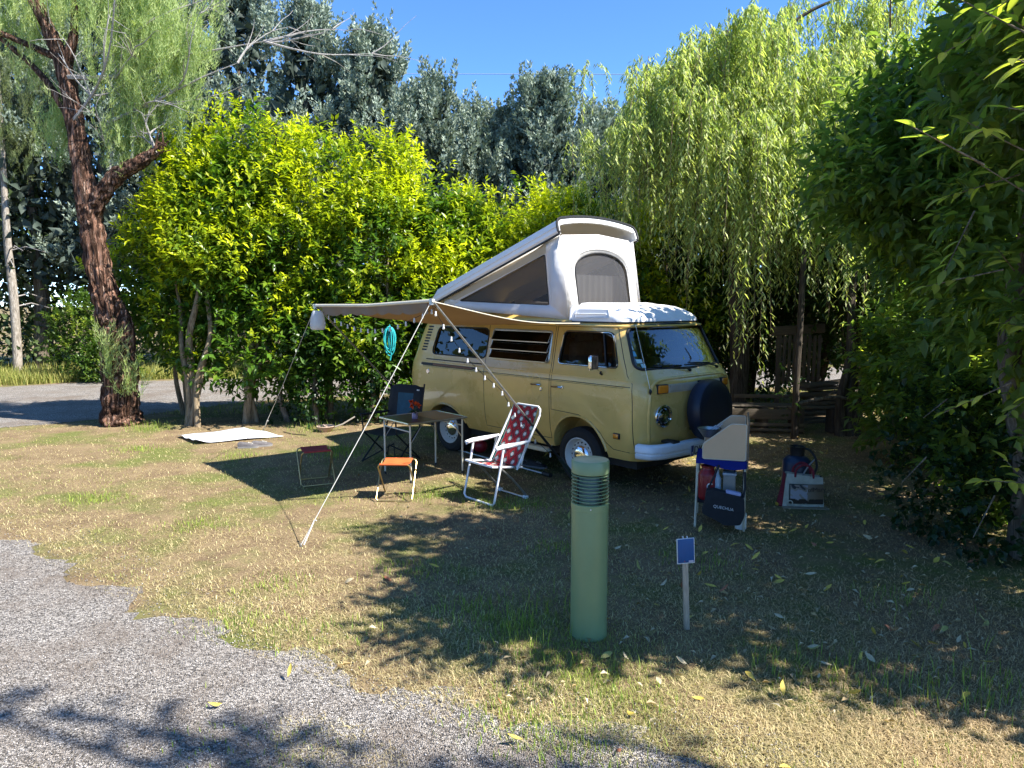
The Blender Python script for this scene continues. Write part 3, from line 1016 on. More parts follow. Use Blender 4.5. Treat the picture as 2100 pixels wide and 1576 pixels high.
# wheels
for wx in (0.03, -2.38):
    for s in (-1, 1):
        t = trans(wx, s * .60, .322) @ rotm(90 if s < 0 else -90, 'X')
        tr = [(.205, .0), (.235, -.012), (.28, -.01), (.305, .008), (.320, .022), (.325, .06), (.325, .115), (.320, .150), (.305, .166), (.28, .186), (.235, .188), (.207, .172)]
        wh = empty('wheel', (0, 0, 0), 0, van)
        MB().lathe(tr, 40, t, caps=False).build('tyre', TYRE, wh, 30)
        rim = MB().lathe([(.207, .160), (.207, .180), (.198, .183), (.190, .170), (.180, .130), (.168, .112), (.150, .118), (.125, .135), (.10, .128), (.0, .128)], 40, t, caps=False).build('rim', STEEL_W, wh, 30)
        MB().lathe([(.112, .128), (.114, .138), (.104, .150), (.075, .160), (.035, .165), (0, .166)], 30, t).build('hub_cap', CHROME, rim, 50)
        ho = MB()
        for k in range(16):
            a = 2 * PI * k / 16
            ho.lathe([(.0, .004), (.011, .004), (.011, -.006)], 8, t @ trans(.142 * math.cos(a), .142 * math.sin(a), .1235) @ rotm(0, 'X'))
        ho.build('vent_hole', BLACK, rim)

# underbody
ub = MB().box((-1.2, 0, .34), (3.9, 1.30, .14)).box((0, 0, .33), (.16, 1.2, .12)).box((-2.4, 0, .32), (.3, 1.2, .14)).box((-2.9, 0, .32), (.6, .9, .2))
ub.build('underbody', UNDER, van, 0)
MB().tube([(-1.25, -.66, .405), (-.48, -.66, .395)], .055, 14).build('heater_pipe', M('dull_grey_pipe', (.16, .16, .16), .5, .6, var=.3), van)
MB().tube([(-.70, -.70, .375), (-.695, -.73, .40)], .06, 10).build('pipe_clamp', BLACK, van)
stp = MB().box((-.88, -.80, .325), (.92, .10, .045), None, .006).build('side_step', M('cream_step', (.62, .55, .38), .5, var=.15), van)
for q in (-.42, -1.3): MB().tube([(q, -.80, .34), (q + .03, -.72, .42)], .012, 6).build('step_bracket', ALU, stp)

# interior
for y in (-.38, .38):
    st = MB().box((.0, y, 1.02), (.50, .50, .20), None, .06)
    st.box((-.24, y, 1.30), (.14, .48, .58), rotm(0, 'Y'), .05)
    st.box((-.27, y, 1.61), (.10, .26, .14), None, .04)
    st.build('front_seat', SEAT, van)
MB().box((.70, 0, 1.20), (.34, 1.46, .16), None, .05).build('dashboard', M('dash_grey', (.20, .18, .16), .7), van)
MB().tube([(.42 + .05 * math.cos(t), .40 + .20 * math.sin(t), 1.33 + .19 * math.cos(t) * .8) for t in np.linspace(0, 2 * PI, 24, endpoint=False)], .012, 6, closed=True).tube([(.42, .4, 1.33), (.7, .4, 1.15)], .02, 6).build('steering_wheel', BLACK, van)
for s in (-1, 1):
    cu = [[(x, s * (Yside(-2.1, 1.5) - .07 - .012 * math.sin(x * 95)), z) for x in np.linspace(-2.72, -1.55, 60)] for z in (1.29, 1.5, 1.74)]
    MB().grid(cu).build('curtain', CURTAIN, van, 60)
MB().box((-1.9, .45, 1.2), (1.2, .5, .7), None, .02).build('kitchen_unit', M('wood_laminate', (.17, .09, .045), .5, var=.25, stretch=(1, 8, 8)), van)
MB().box((-2.9, 0, 1.1), (.5, 1.3, .55), None, .05).build('rear_bench', SEAT, van)

# ---------------- white front tray over the cab
tr = []
for z, hw, xf, xr in ((1.815, .72, .645, -.16), (1.855, .725, .635, -.165), (1.905, .71, .58, -.165), (1.95, .68, .49, -.16), (1.985, .635, .39, -.155), (2.005, .575, .28, -.15), (2.012, .475, .17, -.14)):
    n = []
    r = .20
    for k in range(9):
        t = PI / 2 * k / 8
        n.append((xf - r + r * math.cos(t) - .03 * (1 - 0), -hw + r - r * math.sin(t)))
    n = [(xf - .04 * (abs(y) / hw) ** 2, y) for y in np.linspace(0, -(hw - r), 6)][:-1] + [(xf - .03 - r + r * math.cos(t), -(hw - r) - r * math.sin(t)) for t in np.linspace(0, PI / 2, 8)] + [(x, -hw) for x in np.linspace(xf - .03 - r, xr + .02, 6)[1:]] + [(xr, -hw + .02), (xr, -hw * .5), (xr, 0)]
    full = n + [(x, -y) for x, y in reversed(n[1:-1])]
    tr.append([(x, y, z + (.018 if (z > 1.99 and x < 0) else 0)) for x, y in full])
mb = MB().grid(tr, closed_u=True)
mb.f.append(tuple(range(len(mb.v) - len(tr[0]), len(mb.v))))
tray = mb.build('roof_tray', VWHITE, van, 40)
for s in (-1, 1):
    poly = round_poly([(-.10, 1.865), (.42, 1.865), (.36, 1.955), (-.08, 1.955)], .02)
    v, f = fill(poly)
    MB().add([(x, s * (.736 - max(0, z - 1.885) * .66), z) for x, z in v], f).build('tray_panel', M('tray_panel_white', (.66, .66, .65), .4), tray, 0)
    MB().tube([(-.10, s * .727, 1.905), (.36, s * .724, 1.905)], .006, 6).build('panel_rib', VWHITE, tray)
MB().tube([(-.16, -.725, 1.83), (-.17, -.70, 1.95), (-.155, -.64, 2.04)], .018, 8).build('tray_lip', VWHITE, tray)
MB().tube([(x, y, 1.818) for x, y, z in tr[0]], .008, 6, closed=True).build('tray_seal', BLACK, tray)

# ---------------- pop-up roof lid
HX, HZ, LA = -2.86, 2.0, math.atan2(.80, 2.47)
def LD(s, y, h):
    return (HX + s * math.cos(LA) - h * math.sin(LA), y, HZ + s * math.sin(LA) + h * math.cos(LA))
outer = [(-.695, 0), (-.715, .03), (-.705, .12), (-.675, .165), (-.62, .185)] + [(y, .185 + .055 * (1 - (y / .62) ** 2)) for y in np.linspace(-.62, .62, 13)[1:-1]] + [(.62, .185), (.675, .165), (.705, .12), (.715, .03), (.695, 0)]
innr = [(y * .955, max(0, h - .028)) for y, h in reversed(outer)]
LL = 2.62
rows = []
for k, s in enumerate(np.linspace(0, LL, 16)):
    e = min(1, (s / .16)) ** .5 if s < .16 else 1
    rows.append([LD(s, y, h * (.35 + .65 * e)) for y, h in outer + innr])
mb = MB().grid(rows, closed_u=True)
n = len(rows[0]); no = len(outer)
for i in range(no - 1):
    mb.f.append((15 * n + i, 15 * n + i + 1, 15 * n + n - 2 - i, 15 * n + n - 1 - i))
mb.f.append(tuple(range(no)))
lid = mb.build('pop_up_roof', VWHITE, van, 30)
MB().tube([LD(LL + .002, y, h + .004) for y, h in outer], .016, 6).build('front_trim', BLACK, lid)
MB().tube([LD(LL - .02, y * .97, h - .05) for y, h in outer[3:-3]], .018, 6).build('lid_rib', VWHITE, lid)
for s in (-1, 1):
    MB().tube([LD(q, s * .70, -.006) for q in np.linspace(.06, LL, 12)], .014, 6).build('side_trim', BLACK, lid)
    MB().tube([LD(q, s * .714, .085) for q in np.linspace(.1, LL - .02, 12)], .005, 6).build('side_groove', VWHITE, lid)
MB().tube([LD(LL - .30, .5, .03), (-.30, .52, 1.98)], .012, 6).build('lift_arm', ALU, lid)

# ---------------- tent canvas
tent = empty('tent_canvas', (0, 0, 0), 0, van)
sid = [(-.40, 2.795), (-2.62, 2.075), (-2.62, 2.01), (-2.56, 1.95), (-.24, 1.835)]
tri = round_poly([(-.635, 2.585), (-.565, 1.995), (-2.25, 2.055)], .03, 3)
for s in (-1, 1):
    v, f = fill(sid, [tri])
    y0 = .655
    pan = MB().add([(x, s * (y0 - .02 * math.sin((x + .3) * 1.3) + (.01 if z < 2 else 0)), z) for x, z in v], f).build('side_canvas', CANVAS, tent, 40)
    solidify(pan, .004)
    v, f = fill([(x, z) for x, z in tri])
    MB().add([(x, s * (y0 - .012 - .02 * math.sin((x + .3) * 1.3)), z) for x, z in v], f).build('net_window', NET, pan, 0)
    MB().tube([(x, s * (y0 + .004 - .02 * math.sin((x + .3) * 1.3)), z) for x, z in tri], .006, 6, closed=True).build('net_piping', BLACK, pan)
    top = [(-.62, 2.60), (-.62, 2.70), (-2.55, 2.085), (-2.36, 2.06)]
    v, f = fill(top)
    MB().add([(x, s * (y0 + .004 - .02 * math.sin((x + .3) * 1.3)), z) for x, z in v], f).build('cream_band', CANVAS_B, pan, 0)  # cream strip along the top of the side canvas
    MB().tube([(-.60, s * (y0 + .006), 2.62), (-.54, s * (y0 + .006), 1.98)], .008, 6).tube([(-.54, s * (y0 + .006), 1.98), (-2.28, s * (y0 + .004), 2.035)], .007, 6).build('canvas_hem', CANVAS, pan)
fr = [(-.66, 1.835), (.66, 1.835), (.655, 2.73), (.60, 2.80), (0, 2.84), (-.60, 2.80), (-.655, 2.73)]
arc = [(-.47, 2.0), (.47, 2.0), (.465, 2.36)] + [(.465 * math.cos(t), 2.36 + .255 * math.sin(t) ** .8) for t in np.linspace(.15, PI - .15, 15)] + [(-.465, 2.36)]
def FX(y, z): return -.40 + (2.80 - z) / .96 * .17 - .035 * (y / .66) ** 2
v, f = fill(fr, [arc])
fp = solidify(MB().add([(FX(y, z), y, z) for y, z in v], f).build('front_canvas', CANVAS, tent, 40), .004)
v, f = fill(arc)
MB().add([(FX(y, z) - .012, y, z) for y, z in v], f).build('net_window', NET, fp, 0)
MB().tube([(FX(y, z) + .004, y, z) for y, z in arc], .009, 6, closed=True).build('net_piping', BLACK, fp)
MB().tube([(FX(y, z) + .004, y * 1.10, 2.0 + (z - 2.0) * 1.08) for y, z in arc[2:]], .006, 6).build('canvas_hem', CANVAS, fp)
# rear curtain folds behind the nets
MB().grid([[(-.48 + .012 * math.sin(y * 60), y, z) for y in np.linspace(-.60, .60, 90)] for z in (1.86, 2.36)]).build('tent_curtain', CANVAS, tent, 60)
# ================================================================== things on the pitch
def VL(x, y, z=0.0):
    """world -> van coordinates"""
    dx, dy = x - 1.303, y - 8.351
    return Vector((dx * math.sin(VTH) - dy * math.cos(VTH), dx * math.cos(VTH) + dy * math.sin(VTH), z))

TAN = M_cloth('tan_awning_cloth', (.34, .245, .14), .38, bump=.3, bscale=5)
TAN2 = M_cloth('grey_brown_valance', (.30, .25, .20), .35, bump=.3, bscale=8)
CREAM = M('cream_plastic', (.68, .62, .48), .5, var=.05)
WPAINT = M('white_enamel', (.78, .78, .77), .35, var=.06, scale=15)
GALV = M('galvanised_tube', (.50, .50, .48), .38, .9, var=.12, scale=25)
BRASS = M('brassy_tube', (.42, .32, .14), .38, .8, var=.2, scale=25)
ROPE_W = M('pale_cord', (.62, .60, .54), .8)
DKCLOTH = M('black_cloth', (.014, .015, .018), .85, var=.3, scale=20)
GREENFOOT = M('dark_green_tube', (.02, .035, .028), .5)
BULB = M_cloth('white_globe', (.84, .84, .82), .5, .35, 0)

aw = empty('awning', (1.303, 8.351, 0), VTH - PI / 2)
tag(aw, 'tan cloth awning stretched out from the side of the van', 'awning')
A, B = Vector((-2.30, -2.73, 1.985)), Vector((.02, -2.75, 2.035))
def canopy(u, v):
    """u along the van 0 rear..1 front, v 0 at the van .. 1 outer bar"""
    a = Vector((-2.35 + 2.39 * u, -.79, 1.80)); b = A.lerp(B, u)
    p = a.lerp(b, v)
    s = math.sin(PI * v)
    p.z -= s * (.055 + .055 * math.sin(PI * u)) + .012 * math.sin(PI * v) * math.sin(u * 13 + v * 4)
    return p
solidify(MB().grid([[canopy(u, v) for u in np.linspace(0, 1, 25)] for v in np.linspace(0, 1, 17)]).build('canopy', TAN, aw, 60), .003)
val = []
for h in (0, .35, .7, 1):
    row = []
    for u in np.linspace(.06, .97, 73):
        p = A.lerp(B, u)
        d = (.10 + .022 * abs(math.sin(u * PI * 9)) * 1.0 - .02) * h
        row.append((p.x, p.y + .02 * math.sin(u * 37) * h + .03 * h, p.z - .012 - d))
    val.append(row)
MB().grid(val).build('valance', TAN2, aw, 60)
MB().tube([A + Vector((-.05, 0, .01)), A.lerp(B, .5) + Vector((0, 0, -.012)), B + Vector((.03, 0, .01))], .016, 10).build('outer_bar', CREAM, aw)
MB().tube([(-2.37, -.785, 1.808), (.05, -.785, 1.808)], .011, 8).build('mounting_rail', BLACK, aw)
MB().tube([canopy(1, v) + Vector((.004, 0, .003)) for v in np.linspace(0, 1, 17)], .005, 6).build('edge_cord', CREAM, aw)
FB, FA = Vector((.07, -.93, .16)), Vector((-2.92, -.90, .46))
pB = MB().tube([B + Vector((0, 0, .02)), B.lerp(FB, .66)], .0105, 10).build('pole', GALV, aw)
MB().tube([B.lerp(FB, .62), B.lerp(FB, .93)], .0145, 10).build('pole_sleeve', BLACK, pB)
MB().tube([B.lerp(FB, .90), FB, FB + Vector((.02, .06, -.13))], .024, 10).build('pole_foot', GREENFOOT, pB)
pA = MB().tube([A + Vector((0, 0, .02)), A.lerp(FA, .7)], .0105, 10).build('pole', GALV, aw)
MB().tube([A.lerp(FA, .66), FA], .0145, 10).build('pole_sleeve', BLACK, pA)
for P, w in ((B, (-1.77, 5.74)), (A, (-4.0, 11.26))):
    g = VL(*w)
    m = P.lerp(g, .90)
    gy = MB().tube([P + Vector((0, 0, .01)), P.lerp(g, .5) + Vector((0, 0, -.02)), g], .0034, 6).build('guy_rope', ROPE_W, aw)
    MB().tube([m + Vector((.02, .01, 0)), m, g + Vector((.03, .02, .02))], .006, 5).build('rope_slider', ROPE_W, gy)
    MB().tube([g + Vector((0, 0, .03)), g + Vector((.03, .03, -.08))], .006, 6).build('tent_peg', GALV, gy)
MB().lathe([(.0, .03), (.022, .028), (.024, -.03), (0, -.03)], 10, trans(*B)).build('corner_joint', GALV, aw)
MB().lathe([(.0, .03), (.022, .028), (.024, -.03), (0, -.03)], 10, trans(*A)).build('corner_joint', GALV, aw)

sl = empty('string_lights', (1.303, 8.351, 0), VTH - PI / 2)
tag(sl, 'string of small white globe bulbs along awning edge and front pole', 'string lights')
pathA = [B.lerp(A, t) + Vector((0, .05, -.05 - .21 * math.sin(PI * t))) for t in np.linspace(0, 1, 33)]
pathB = []
for t in np.linspace(0, .86, 33):
    pathB.append(B.lerp(FB, t) + Vector((-.05 * abs(math.sin(t * 7)), .0, -.03 - .06 * abs(math.sin(t * 7)))))
MB().tube(list(reversed(pathB)) + pathA, .003, 5).build('cable', BLACK, sl)
for k in range(1, 32, 2):
    for path in (pathA, pathB):
        p = path[k]
        if path is pathB and k % 4 == 1 and k > 24: continue
        bl = MB().lathe([(0, -.044), (.008, -.042), (.0118, -.035), (.012, -.029), (.008, -.019), (.005, -.014)], 10, trans(*p)).build('bulb', BULB, sl, 60)
        MB().lathe([(.008, -.02), (.008, .004), (0, .006)], 8, trans(*p)).build('socket', WPAINT, bl)

lt = empty('hanging_lantern', tuple(Matrix.Translation((1.303, 8.351, 0)) @ Matrix.Rotation(VTH - PI / 2, 4, 'Z') @ (A + Vector((.04, .0, -.27)))))
tag(lt, 'white tapered lantern hanging from the awning corner', 'lantern')
MB().lathe([(0, 0), (.068, .002), (.083, .018), (.088, .06), (.082, .12), (.068, .185), (.055, .215), (.045, .222), (0, .222)], 28).build('shade', BULB, lt, 50)
MB().tube([(-.03, 0, .22), (-.02, 0, .25), (0, 0, .262), (.02, 0, .25), (.03, 0, .22)], .004, 6).build('handle', BLACK, lt)

# ---------------- folding table
tb = empty('folding_table', (-1.05, 8.30, 0), R(40))
tag(tb, 'folding camping table with brown top and pale tube legs', 'table')
hw, hd, H = .40, .315, .68
MB().box((-.2, 0, H), (.395, .62, .014)).build('top_panel', M('maroon_laminate', (.085, .018, .022), .35, var=.2, scale=3), tb, 0)
MB().box((.2, 0, H), (.395, .62, .014)).build('top_panel', M('brown_laminate', (.36, .17, .08), .4, var=.15, stretch=(1, 9, 1)), tb, 0)
MB().tube([(-hw, -hd, H), (hw, -hd, H), (hw, hd, H), (-hw, hd, H)], .013, 8, closed=True).build('edge_rail', ALU, tb)
for x in (-1, 1):
    for y in (-1, 1):
        lx, ly = x * (hw - .04), y * (hd - .03)
        lg = MB().tube([(lx, ly, H - .01), (lx, ly, .0)], .011, 8).build('leg', CREAM, tb)
        MB().tube([(lx, ly, .44), (lx - x * .17, ly, H - .015)], .006, 6).build('leg_brace', ALU, lg)
        MB().lathe([(.014, 0), (.014, .03), (.011, .035)], 8, trans(lx, ly, 0)).build('leg_cap', BLACK, lg)
    MB().tube([(x * (hw - .04), -hd + .03, .585), (x * (hw - .04), hd - .03, .585)], .008, 8).build('cross_bar', CREAM, tb)

fv = empty('flower_jar', (-1.13, 8.17, H + .008))
tag(fv, 'small jar with orange flowers standing on the folding table', 'flowers')
MB().lathe([(0, 0), (.034, 0), (.036, .01), (.034, .06), (.026, .075), (.028, .085)], 18).build('jar', M('pink_patterned_glass', (.35, .22, .28), .2, var=.5, scale=60), fv)
for k in range(5):
    a = k * 1.26 + .3
    st = MB().tube([(0, 0, .03), (.02 * math.cos(a), .02 * math.sin(a), .11), (.045 * math.cos(a), .045 * math.sin(a), .15 + .02 * (k % 3))], .0025, 5).build('stem', M('stem_green', (.04, .09, .02), .6) if k == 0 else bpy.data.materials['stem_green'], fv)
    P = []
    c = np.array([.045 * math.cos(a), .045 * math.sin(a), .15 + .02 * (k % 3)])
    n = 26
    d = nrm(RG.normal(size=(n, 3)) + [0, -.3, .6])
    V, F, C = leaves(np.repeat(c[None], n, 0), d, nrm(np.cross(d, rdir(n))), RG.uniform(.025, .04, n), RG.uniform(.018, .026, n), lerp3((.75, .13, .02), (.62, .06, .02), RG.random(n)))
    np_mesh('blossom', V, F, C, M_leaf('orange_petal', .6, .3) if k == 0 else bpy.data.materials['orange_petal'], fv)
n = 16
a = RG.random(n) * 2 * PI
d = np.stack([np.cos(a), np.sin(a), RG.uniform(-.1, .3, n)], 1)
V, F, C = leaves(np.repeat(np.array([[0, 0, .085]]), n, 0), d, np.repeat([[0, 0, 1.]], n, 0), RG.uniform(.06, .10, n), RG.uniform(.02, .03, n), lerp3((.03, .07, .02), (.06, .11, .03), RG.random(n)))
np_mesh('leaves', V, F, C, M_leaf('bouquet_leaf'), fv)

# ---------------- dark folding armchair behind the table
ch = empty('folding_armchair', (-1.55, 8.98, 0), R(-120))
tag(ch, 'black folding armchair with blue backrest panel behind the table', 'chair')
w = .27
MB().grid([[(x, y, .40 - .03 * math.sin(PI * (y + w) / (2 * w))) for x in (-.22, 0, .23)] for y in np.linspace(-w, w, 9)]).build('seat', DKCLOTH, ch, 60)
bk = solidify(MB().grid([[(-.25 - .10 * h, y, .46 + .48 * h + (.02 if abs(y) < .2 and h == 1 else 0)) for y in np.linspace(-w, w, 9)] for h in (0, .33, .66, 1)]).build('backrest', DKCLOTH, ch, 60), .03)
MB().grid([[(-.255 - .10 * h + .022, y * (1 - .15 * (1 - h)), .46 + .48 * h) for y in (-.13, 0, .13)] for h in (.18, .5, .93)]).build('back_panel', M('petrol_blue_cloth', (.02, .075, .11), .8, var=.2, scale=15), bk, 60)
MB().box((-.325, .20, .90), (.03, .035, .015)).build('maker_tab', WPAINT, bk, 0)
for y in (-w, w):
    MB().tube([(-.36, y, .98), (-.24, y, .42), (.26, y, .02)], .011, 8).build('leg', BLACK, ch)
    MB().tube([(.24, y, .42), (-.24, y, .02)], .011, 8).build('leg', BLACK, ch)
    MB().tube([(.22, y, .40), (.24, y, .60)], .010, 8).build('arm_post', BLACK, ch)
    MB().tube([(-.29, y, .60), (.27, y, .62)], .016, 8).build('armrest', DKCLOTH, ch)
for x, z in ((.26, .02), (-.24, .02)):
    MB().tube([(x, -w, z), (-x * .2, 0, .22), (x, w, z)], .009, 6).build('cross_strut', BLACK, ch)

# ---------------- two folding stools
def stool(name, loc, rz, label, cloth, metal):
    s = empty(name, loc, R(rz))
    tag(s, label, 'stool', 'low folding stools')
    L, D, Hh, F = .185, .135, .385, .155
    for sg, wd in ((1, L), (-1, L - .02)):
        pts = [(-wd, -sg * F, .012), (-wd * .99, 0, Hh * .5), (-wd, sg * D, Hh - .02), (-wd + .03, sg * D, Hh), (wd - .03, sg * D, Hh), (wd, sg * D, Hh - .02), (wd * .99, 0, Hh * .5), (wd, -sg * F, .012)]
        P = [(-wd, -sg * F, .03), (-wd, sg * (D - .01), Hh - .03), (-wd + .012, sg * D, Hh - .008), (-wd + .035, sg * D, Hh), (wd - .035, sg * D, Hh), (wd - .012, sg * D, Hh - .008), (wd, sg * (D - .01), Hh - .03), (wd, -sg * F, .03), (wd - .02, -sg * (F + .005), .010), (-wd + .02, -sg * (F + .005), .010)]
        MB().tube(P, .0085, 8, closed=True).build('leg_frame', metal, s)
    MB().grid([[(x, y, Hh + .006 - .022 * math.sin(PI * (y + D) / (2 * D)) - .004 * math.sin(x * 40)) for x in np.linspace(-L + .04, L - .04, 9)] for y in np.linspace(-D - .008, D + .008, 9)]).build('seat', cloth, s, 60)
    for y in (-D, D):
        MB().tube([(-L + .04, y, Hh), (L - .04, y, Hh)], .012, 8).build('seat_hem', cloth, s)
    return s
stool('folding_stool', (-2.22, 7.88, 0), 24, 'folding stool with dark red seat in the awning shade', M('dark_red_cloth', (.30, .03, .03), .8, var=.15, scale=20), BRASS)
stool('folding_stool', (-1.20, 7.24, 0), -3, 'folding stool with bright orange seat in the sun', M('orange_cloth', (.62, .12, .025), .75, var=.08, scale=20), BRASS)

# ---------------- white tube armchair with patterned cloth
wc = empty('garden_armchair', (-.16, 7.22, 0), R(-139))
tag(wc, 'white tube armchair with red flower patterned cloth in front of the van', 'chair')
CW = .245
def flower_cloth(u, v):
    """printed cloth: red lattice, dark diamonds, pale daisies; u, v in metres"""
    a, b = u / .128 + v / .158, u / .128 - v / .158
    fa, fb = a - np.floor(a) - .5, b - np.floor(b) - .5
    d = np.maximum(np.abs(fa), np.abs(fb))
    x, y = (fa + fb) * .5 * .128, (fa - fb) * .5 * .158
    r, t = np.hypot(x, y), np.arctan2(y, x)
    C = np.zeros(u.shape + (3,)); C[:] = (.42, .03, .035)
    C[d > .44] = (.20, .012, .02)
    C[d < .31] = (.055, .075, .07)
    C[r < .0265 * (.78 + .22 * np.cos(8 * t))] = (.66, .66, .58)
    C[r < .006] = (.55, .5, .3)
    return C
PRINT = M_attr('printed_cloth', .8, .2)
def cloth_panel(name, fn, W, Lh, parent):
    nu, nv = 72, 120
    u = np.linspace(-W, W, nu); v = np.linspace(0, Lh, nv)
    U, Vv = np.meshgrid(u, v)
    P = np.array([[fn(a, b) for a in u] for b in v]).reshape(-1, 3)
    C = flower_cloth(U.ravel() + .02, Vv.ravel() + .05)
    C[np.abs(U.ravel()) > W - .006] = (.05, .35, .30)
    i = np.arange(nu * nv).reshape(nv, nu)
    F = np.stack([i[:-1, :-1], i[:-1, 1:], i[1:, 1:], i[1:, :-1]], -1).reshape(-1, 4)
    return np_mesh(name, P, F, C, PRINT, parent)
def back_pt(u, v):
    t = v / .66
    return (-.10 - .30 * t - .03 * math.sin(PI * t) - .012 * math.cos(u / .2 * 1.5), u, .36 + .575 * t)
cloth_panel('back_cloth', back_pt, .195, .66, wc)
cloth_panel('seat_cloth', lambda u, v: (.23 - v, u, .405 - .06 * (v / .38) - .018 * math.sin(PI * v / .38)), .20, .38, wc)
tb_ = .0115
def ubar(y0, pts): return [(x, -y0, z) for x, z in pts] + [(x, y0, z) for x, z in reversed(pts)]
MB().tube([(-.08, -.225, .33), (-.40, -.225, .86), (-.425, -.205, .915), (-.44, -.16, .94), (-.44, .16, .94), (-.425, .205, .915), (-.40, .225, .86), (-.08, .225, .33)], tb_, 10).build('back_frame', WPAINT, wc)
MB().tube([(.115, -CW, .57), (.15, -CW, .40), (.235, -CW, .045), (.235, -CW + .03, .014), (.235, CW - .03, .014), (.235, CW, .045), (.15, CW, .40), (.115, CW, .57)], tb_, 10).build('front_legs', WPAINT, wc)
MB().tube([(.16, -CW + .03, .40), (-.02, -CW + .03, .25), (-.215, -CW + .03, .045), (-.22, -CW + .06, .014), (-.22, CW - .06, .014), (-.215, CW - .03, .045), (-.02, CW - .03, .25), (.16, CW - .03, .40)], tb_, 10).build('rear_legs', GALV, wc)
MB().tube([(.235, -.215, .405), (.24, 0, .405), (.235, .215, .405), (-.16, .215, .345), (-.16, -.215, .345)], tb_, 8, closed=True).build('seat_frame', WPAINT, wc)
for s in (-1, 1):
    MB().tube([(.20, s * CW, .565), (.21, s * CW, .585), (.13, s * CW, .597), (-.05, s * CW, .600), (-.24, s * CW, .61)], [.012, .020, .024, .024, .012], 10, flat=1.0).build('armrest', WPAINT, wc)
    MB().tube([(-.21, s * .235, .62), (-.13, s * .24, .38)], .008, 8).build('arm_link', GALV, wc)
    MB().box((-.22, s * (CW - .04), .02), (.05, .05, .035), None, .01).build('foot_cap', WPAINT, wc)
    MB().lathe([(.0, .008), (.016, .006), (.016, -.006), (0, -.008)], 10, trans(-.05, s * .232, .36) @ rotm(90, 'X')).build('hinge_bolt', GALV, wc)

# ---------------- ground sheet, shoes, pole, ball, bowl
sh = empty('ground_sheet', (-4.35, 10.68, 0))
tag(sh, 'pale plastic ground sheet spread on the grass by the hedge', 'ground sheet')
c4 = [(-5.08, 10.63), (-4.52, 10.03), (-3.47, 10.63), (-4.34, 11.35)]
rows = []
for i in np.linspace(0, 1, 21):
    row = []
    for j in np.linspace(0, 1, 21):
        a = Vector(c4[0]).lerp(Vector(c4[1]), i); b = Vector(c4[3]).lerp(Vector(c4[2]), i)
        p = a.lerp(b, j)
        z = .022 + .010 * math.sin(i * 9 + j * 3) * math.sin(j * 7 + 1) + .05 * max(0, .12 - j) / .12 * (.4 + .6 * math.sin(i * 8) ** 2) * (i ** .5)
        row.append((p.x + 4.35, p.y - 10.68, max(.012, z)))
    rows.append(row)
solidify(MB().grid(rows).build('sheet', M('silver_white_plastic', (.70, .70, .72), .45, var=.06, bump=.3, bscale=6), sh, 60), .004)
MB().tube([(.75, .35, .01), (.95, .15, .012), (1.2, .05, .012)], .006, 6).build('lashing_strap', BLACK, sh)

def shoe(name, x, y, rz, label, col, group=None):
    s = empty(name, (x, y, 0), R(rz))
    tag(s, label, 'shoe', group)
    prof = [(-.13, .035, .075), (-.10, .038, .092), (-.05, .038, .085), (0, .040, .078), (.05, .046, .062), (.10, .046, .050), (.135, .034, .040), (.15, .012, .030)]
    rows = []
    for px, hw_, ht in prof:
        rows.append([(px, hw_ * math.cos(t), .02 + (ht - .02) * max(0, math.sin(t)) ** .7) for t in np.linspace(0, PI, 11)])
    up = MB().grid(rows)
    up.f.append(tuple(range(11)))
    up.build('upper', M('shoe_cloth_' + name + str(rz), col, .8, var=.3, scale=30), s, 60)
    out = [(x_, w_ + .004) for x_, w_, _ in prof] + [(x_, -w_ - .004) for x_, w_, _ in reversed(prof)]
    MB().prism(out, .022, trans(0, 0, .012)).build('sole', M('sole_rubber', (.22, .21, .20), .7) if 'sole_rubber' not in bpy.data.materials else bpy.data.materials['sole_rubber'], s)
    for k in range(4):
        MB().tube([(.01 + k * .018, -.02, .072 - k * .004), (.018 + k * .018, 0, .083 - k * .006), (.01 + k * .018, .02, .072 - k * .004)], .003, 5).build('lace', ROPE_W, s)
    return s
shoe('shoe', -3.72, 9.83, 10, 'grey shoe on the sunny grass nearer the ground sheet', (.10, .09, .09))
shoe('shoe', -3.56, 9.93, 25, 'grey shoe on the grass behind its partner by the sheet', (.10, .09, .09))
for k, (q, lab) in enumerate(((.30, 'dark shoe under the van sill nearer the front wheel'), (.12, 'dark shoe under the van sill nearer the side step'))):
    shoe('shoe', q, 8.62 + .12 * k, -30 + 14 * k, lab, (.02, .02, .022))
tp = empty('spare_pole', (-.75, 9.6, 0))
tag(tp, 'pale pole lying on the ground under the van sill', 'pole')
MB().tube([(0, 0, .02), (1.14, -1.40, .02)], .013, 8).build('tube', GALV, tp)
MB().tube([(1.12, -1.375, .02), (1.2, -1.475, .02)], .03, 8).build('end_cap', BLACK, tp)
bl = empty('ball', (-.43, 9.50, 0))
tag(bl, 'small red ball in the dark under the van', 'ball')
MB().lathe([(.095 * math.cos(t), .095 + .095 * math.sin(t)) for t in np.linspace(-PI / 2, PI / 2, 15)], 20).build('skin', M('red_rubber', (.30, .01, .02), .4), bl, 60)
MB().tube([(.0965 * math.cos(t), 0, .095 + .0965 * math.sin(t)) for t in np.linspace(0, 2 * PI, 24, endpoint=False)], .0025, 5, closed=True).build('seam', BLACK, bl)
bw = empty('clay_bowl', (-2.96, 11.12, 0))
tag(bw, 'shallow clay bowl at the foot of the hedge', 'bowl')
MB().lathe([(0, .005), (.085, 0), (.10, .01), (.135, .075), (.145, .085), (.138, .092), (.12, .075), (.08, .03), (0, .025)], 24, caps=False).build('dish', M('pale_clay', (.42, .30, .22), .8, var=.15), bw)
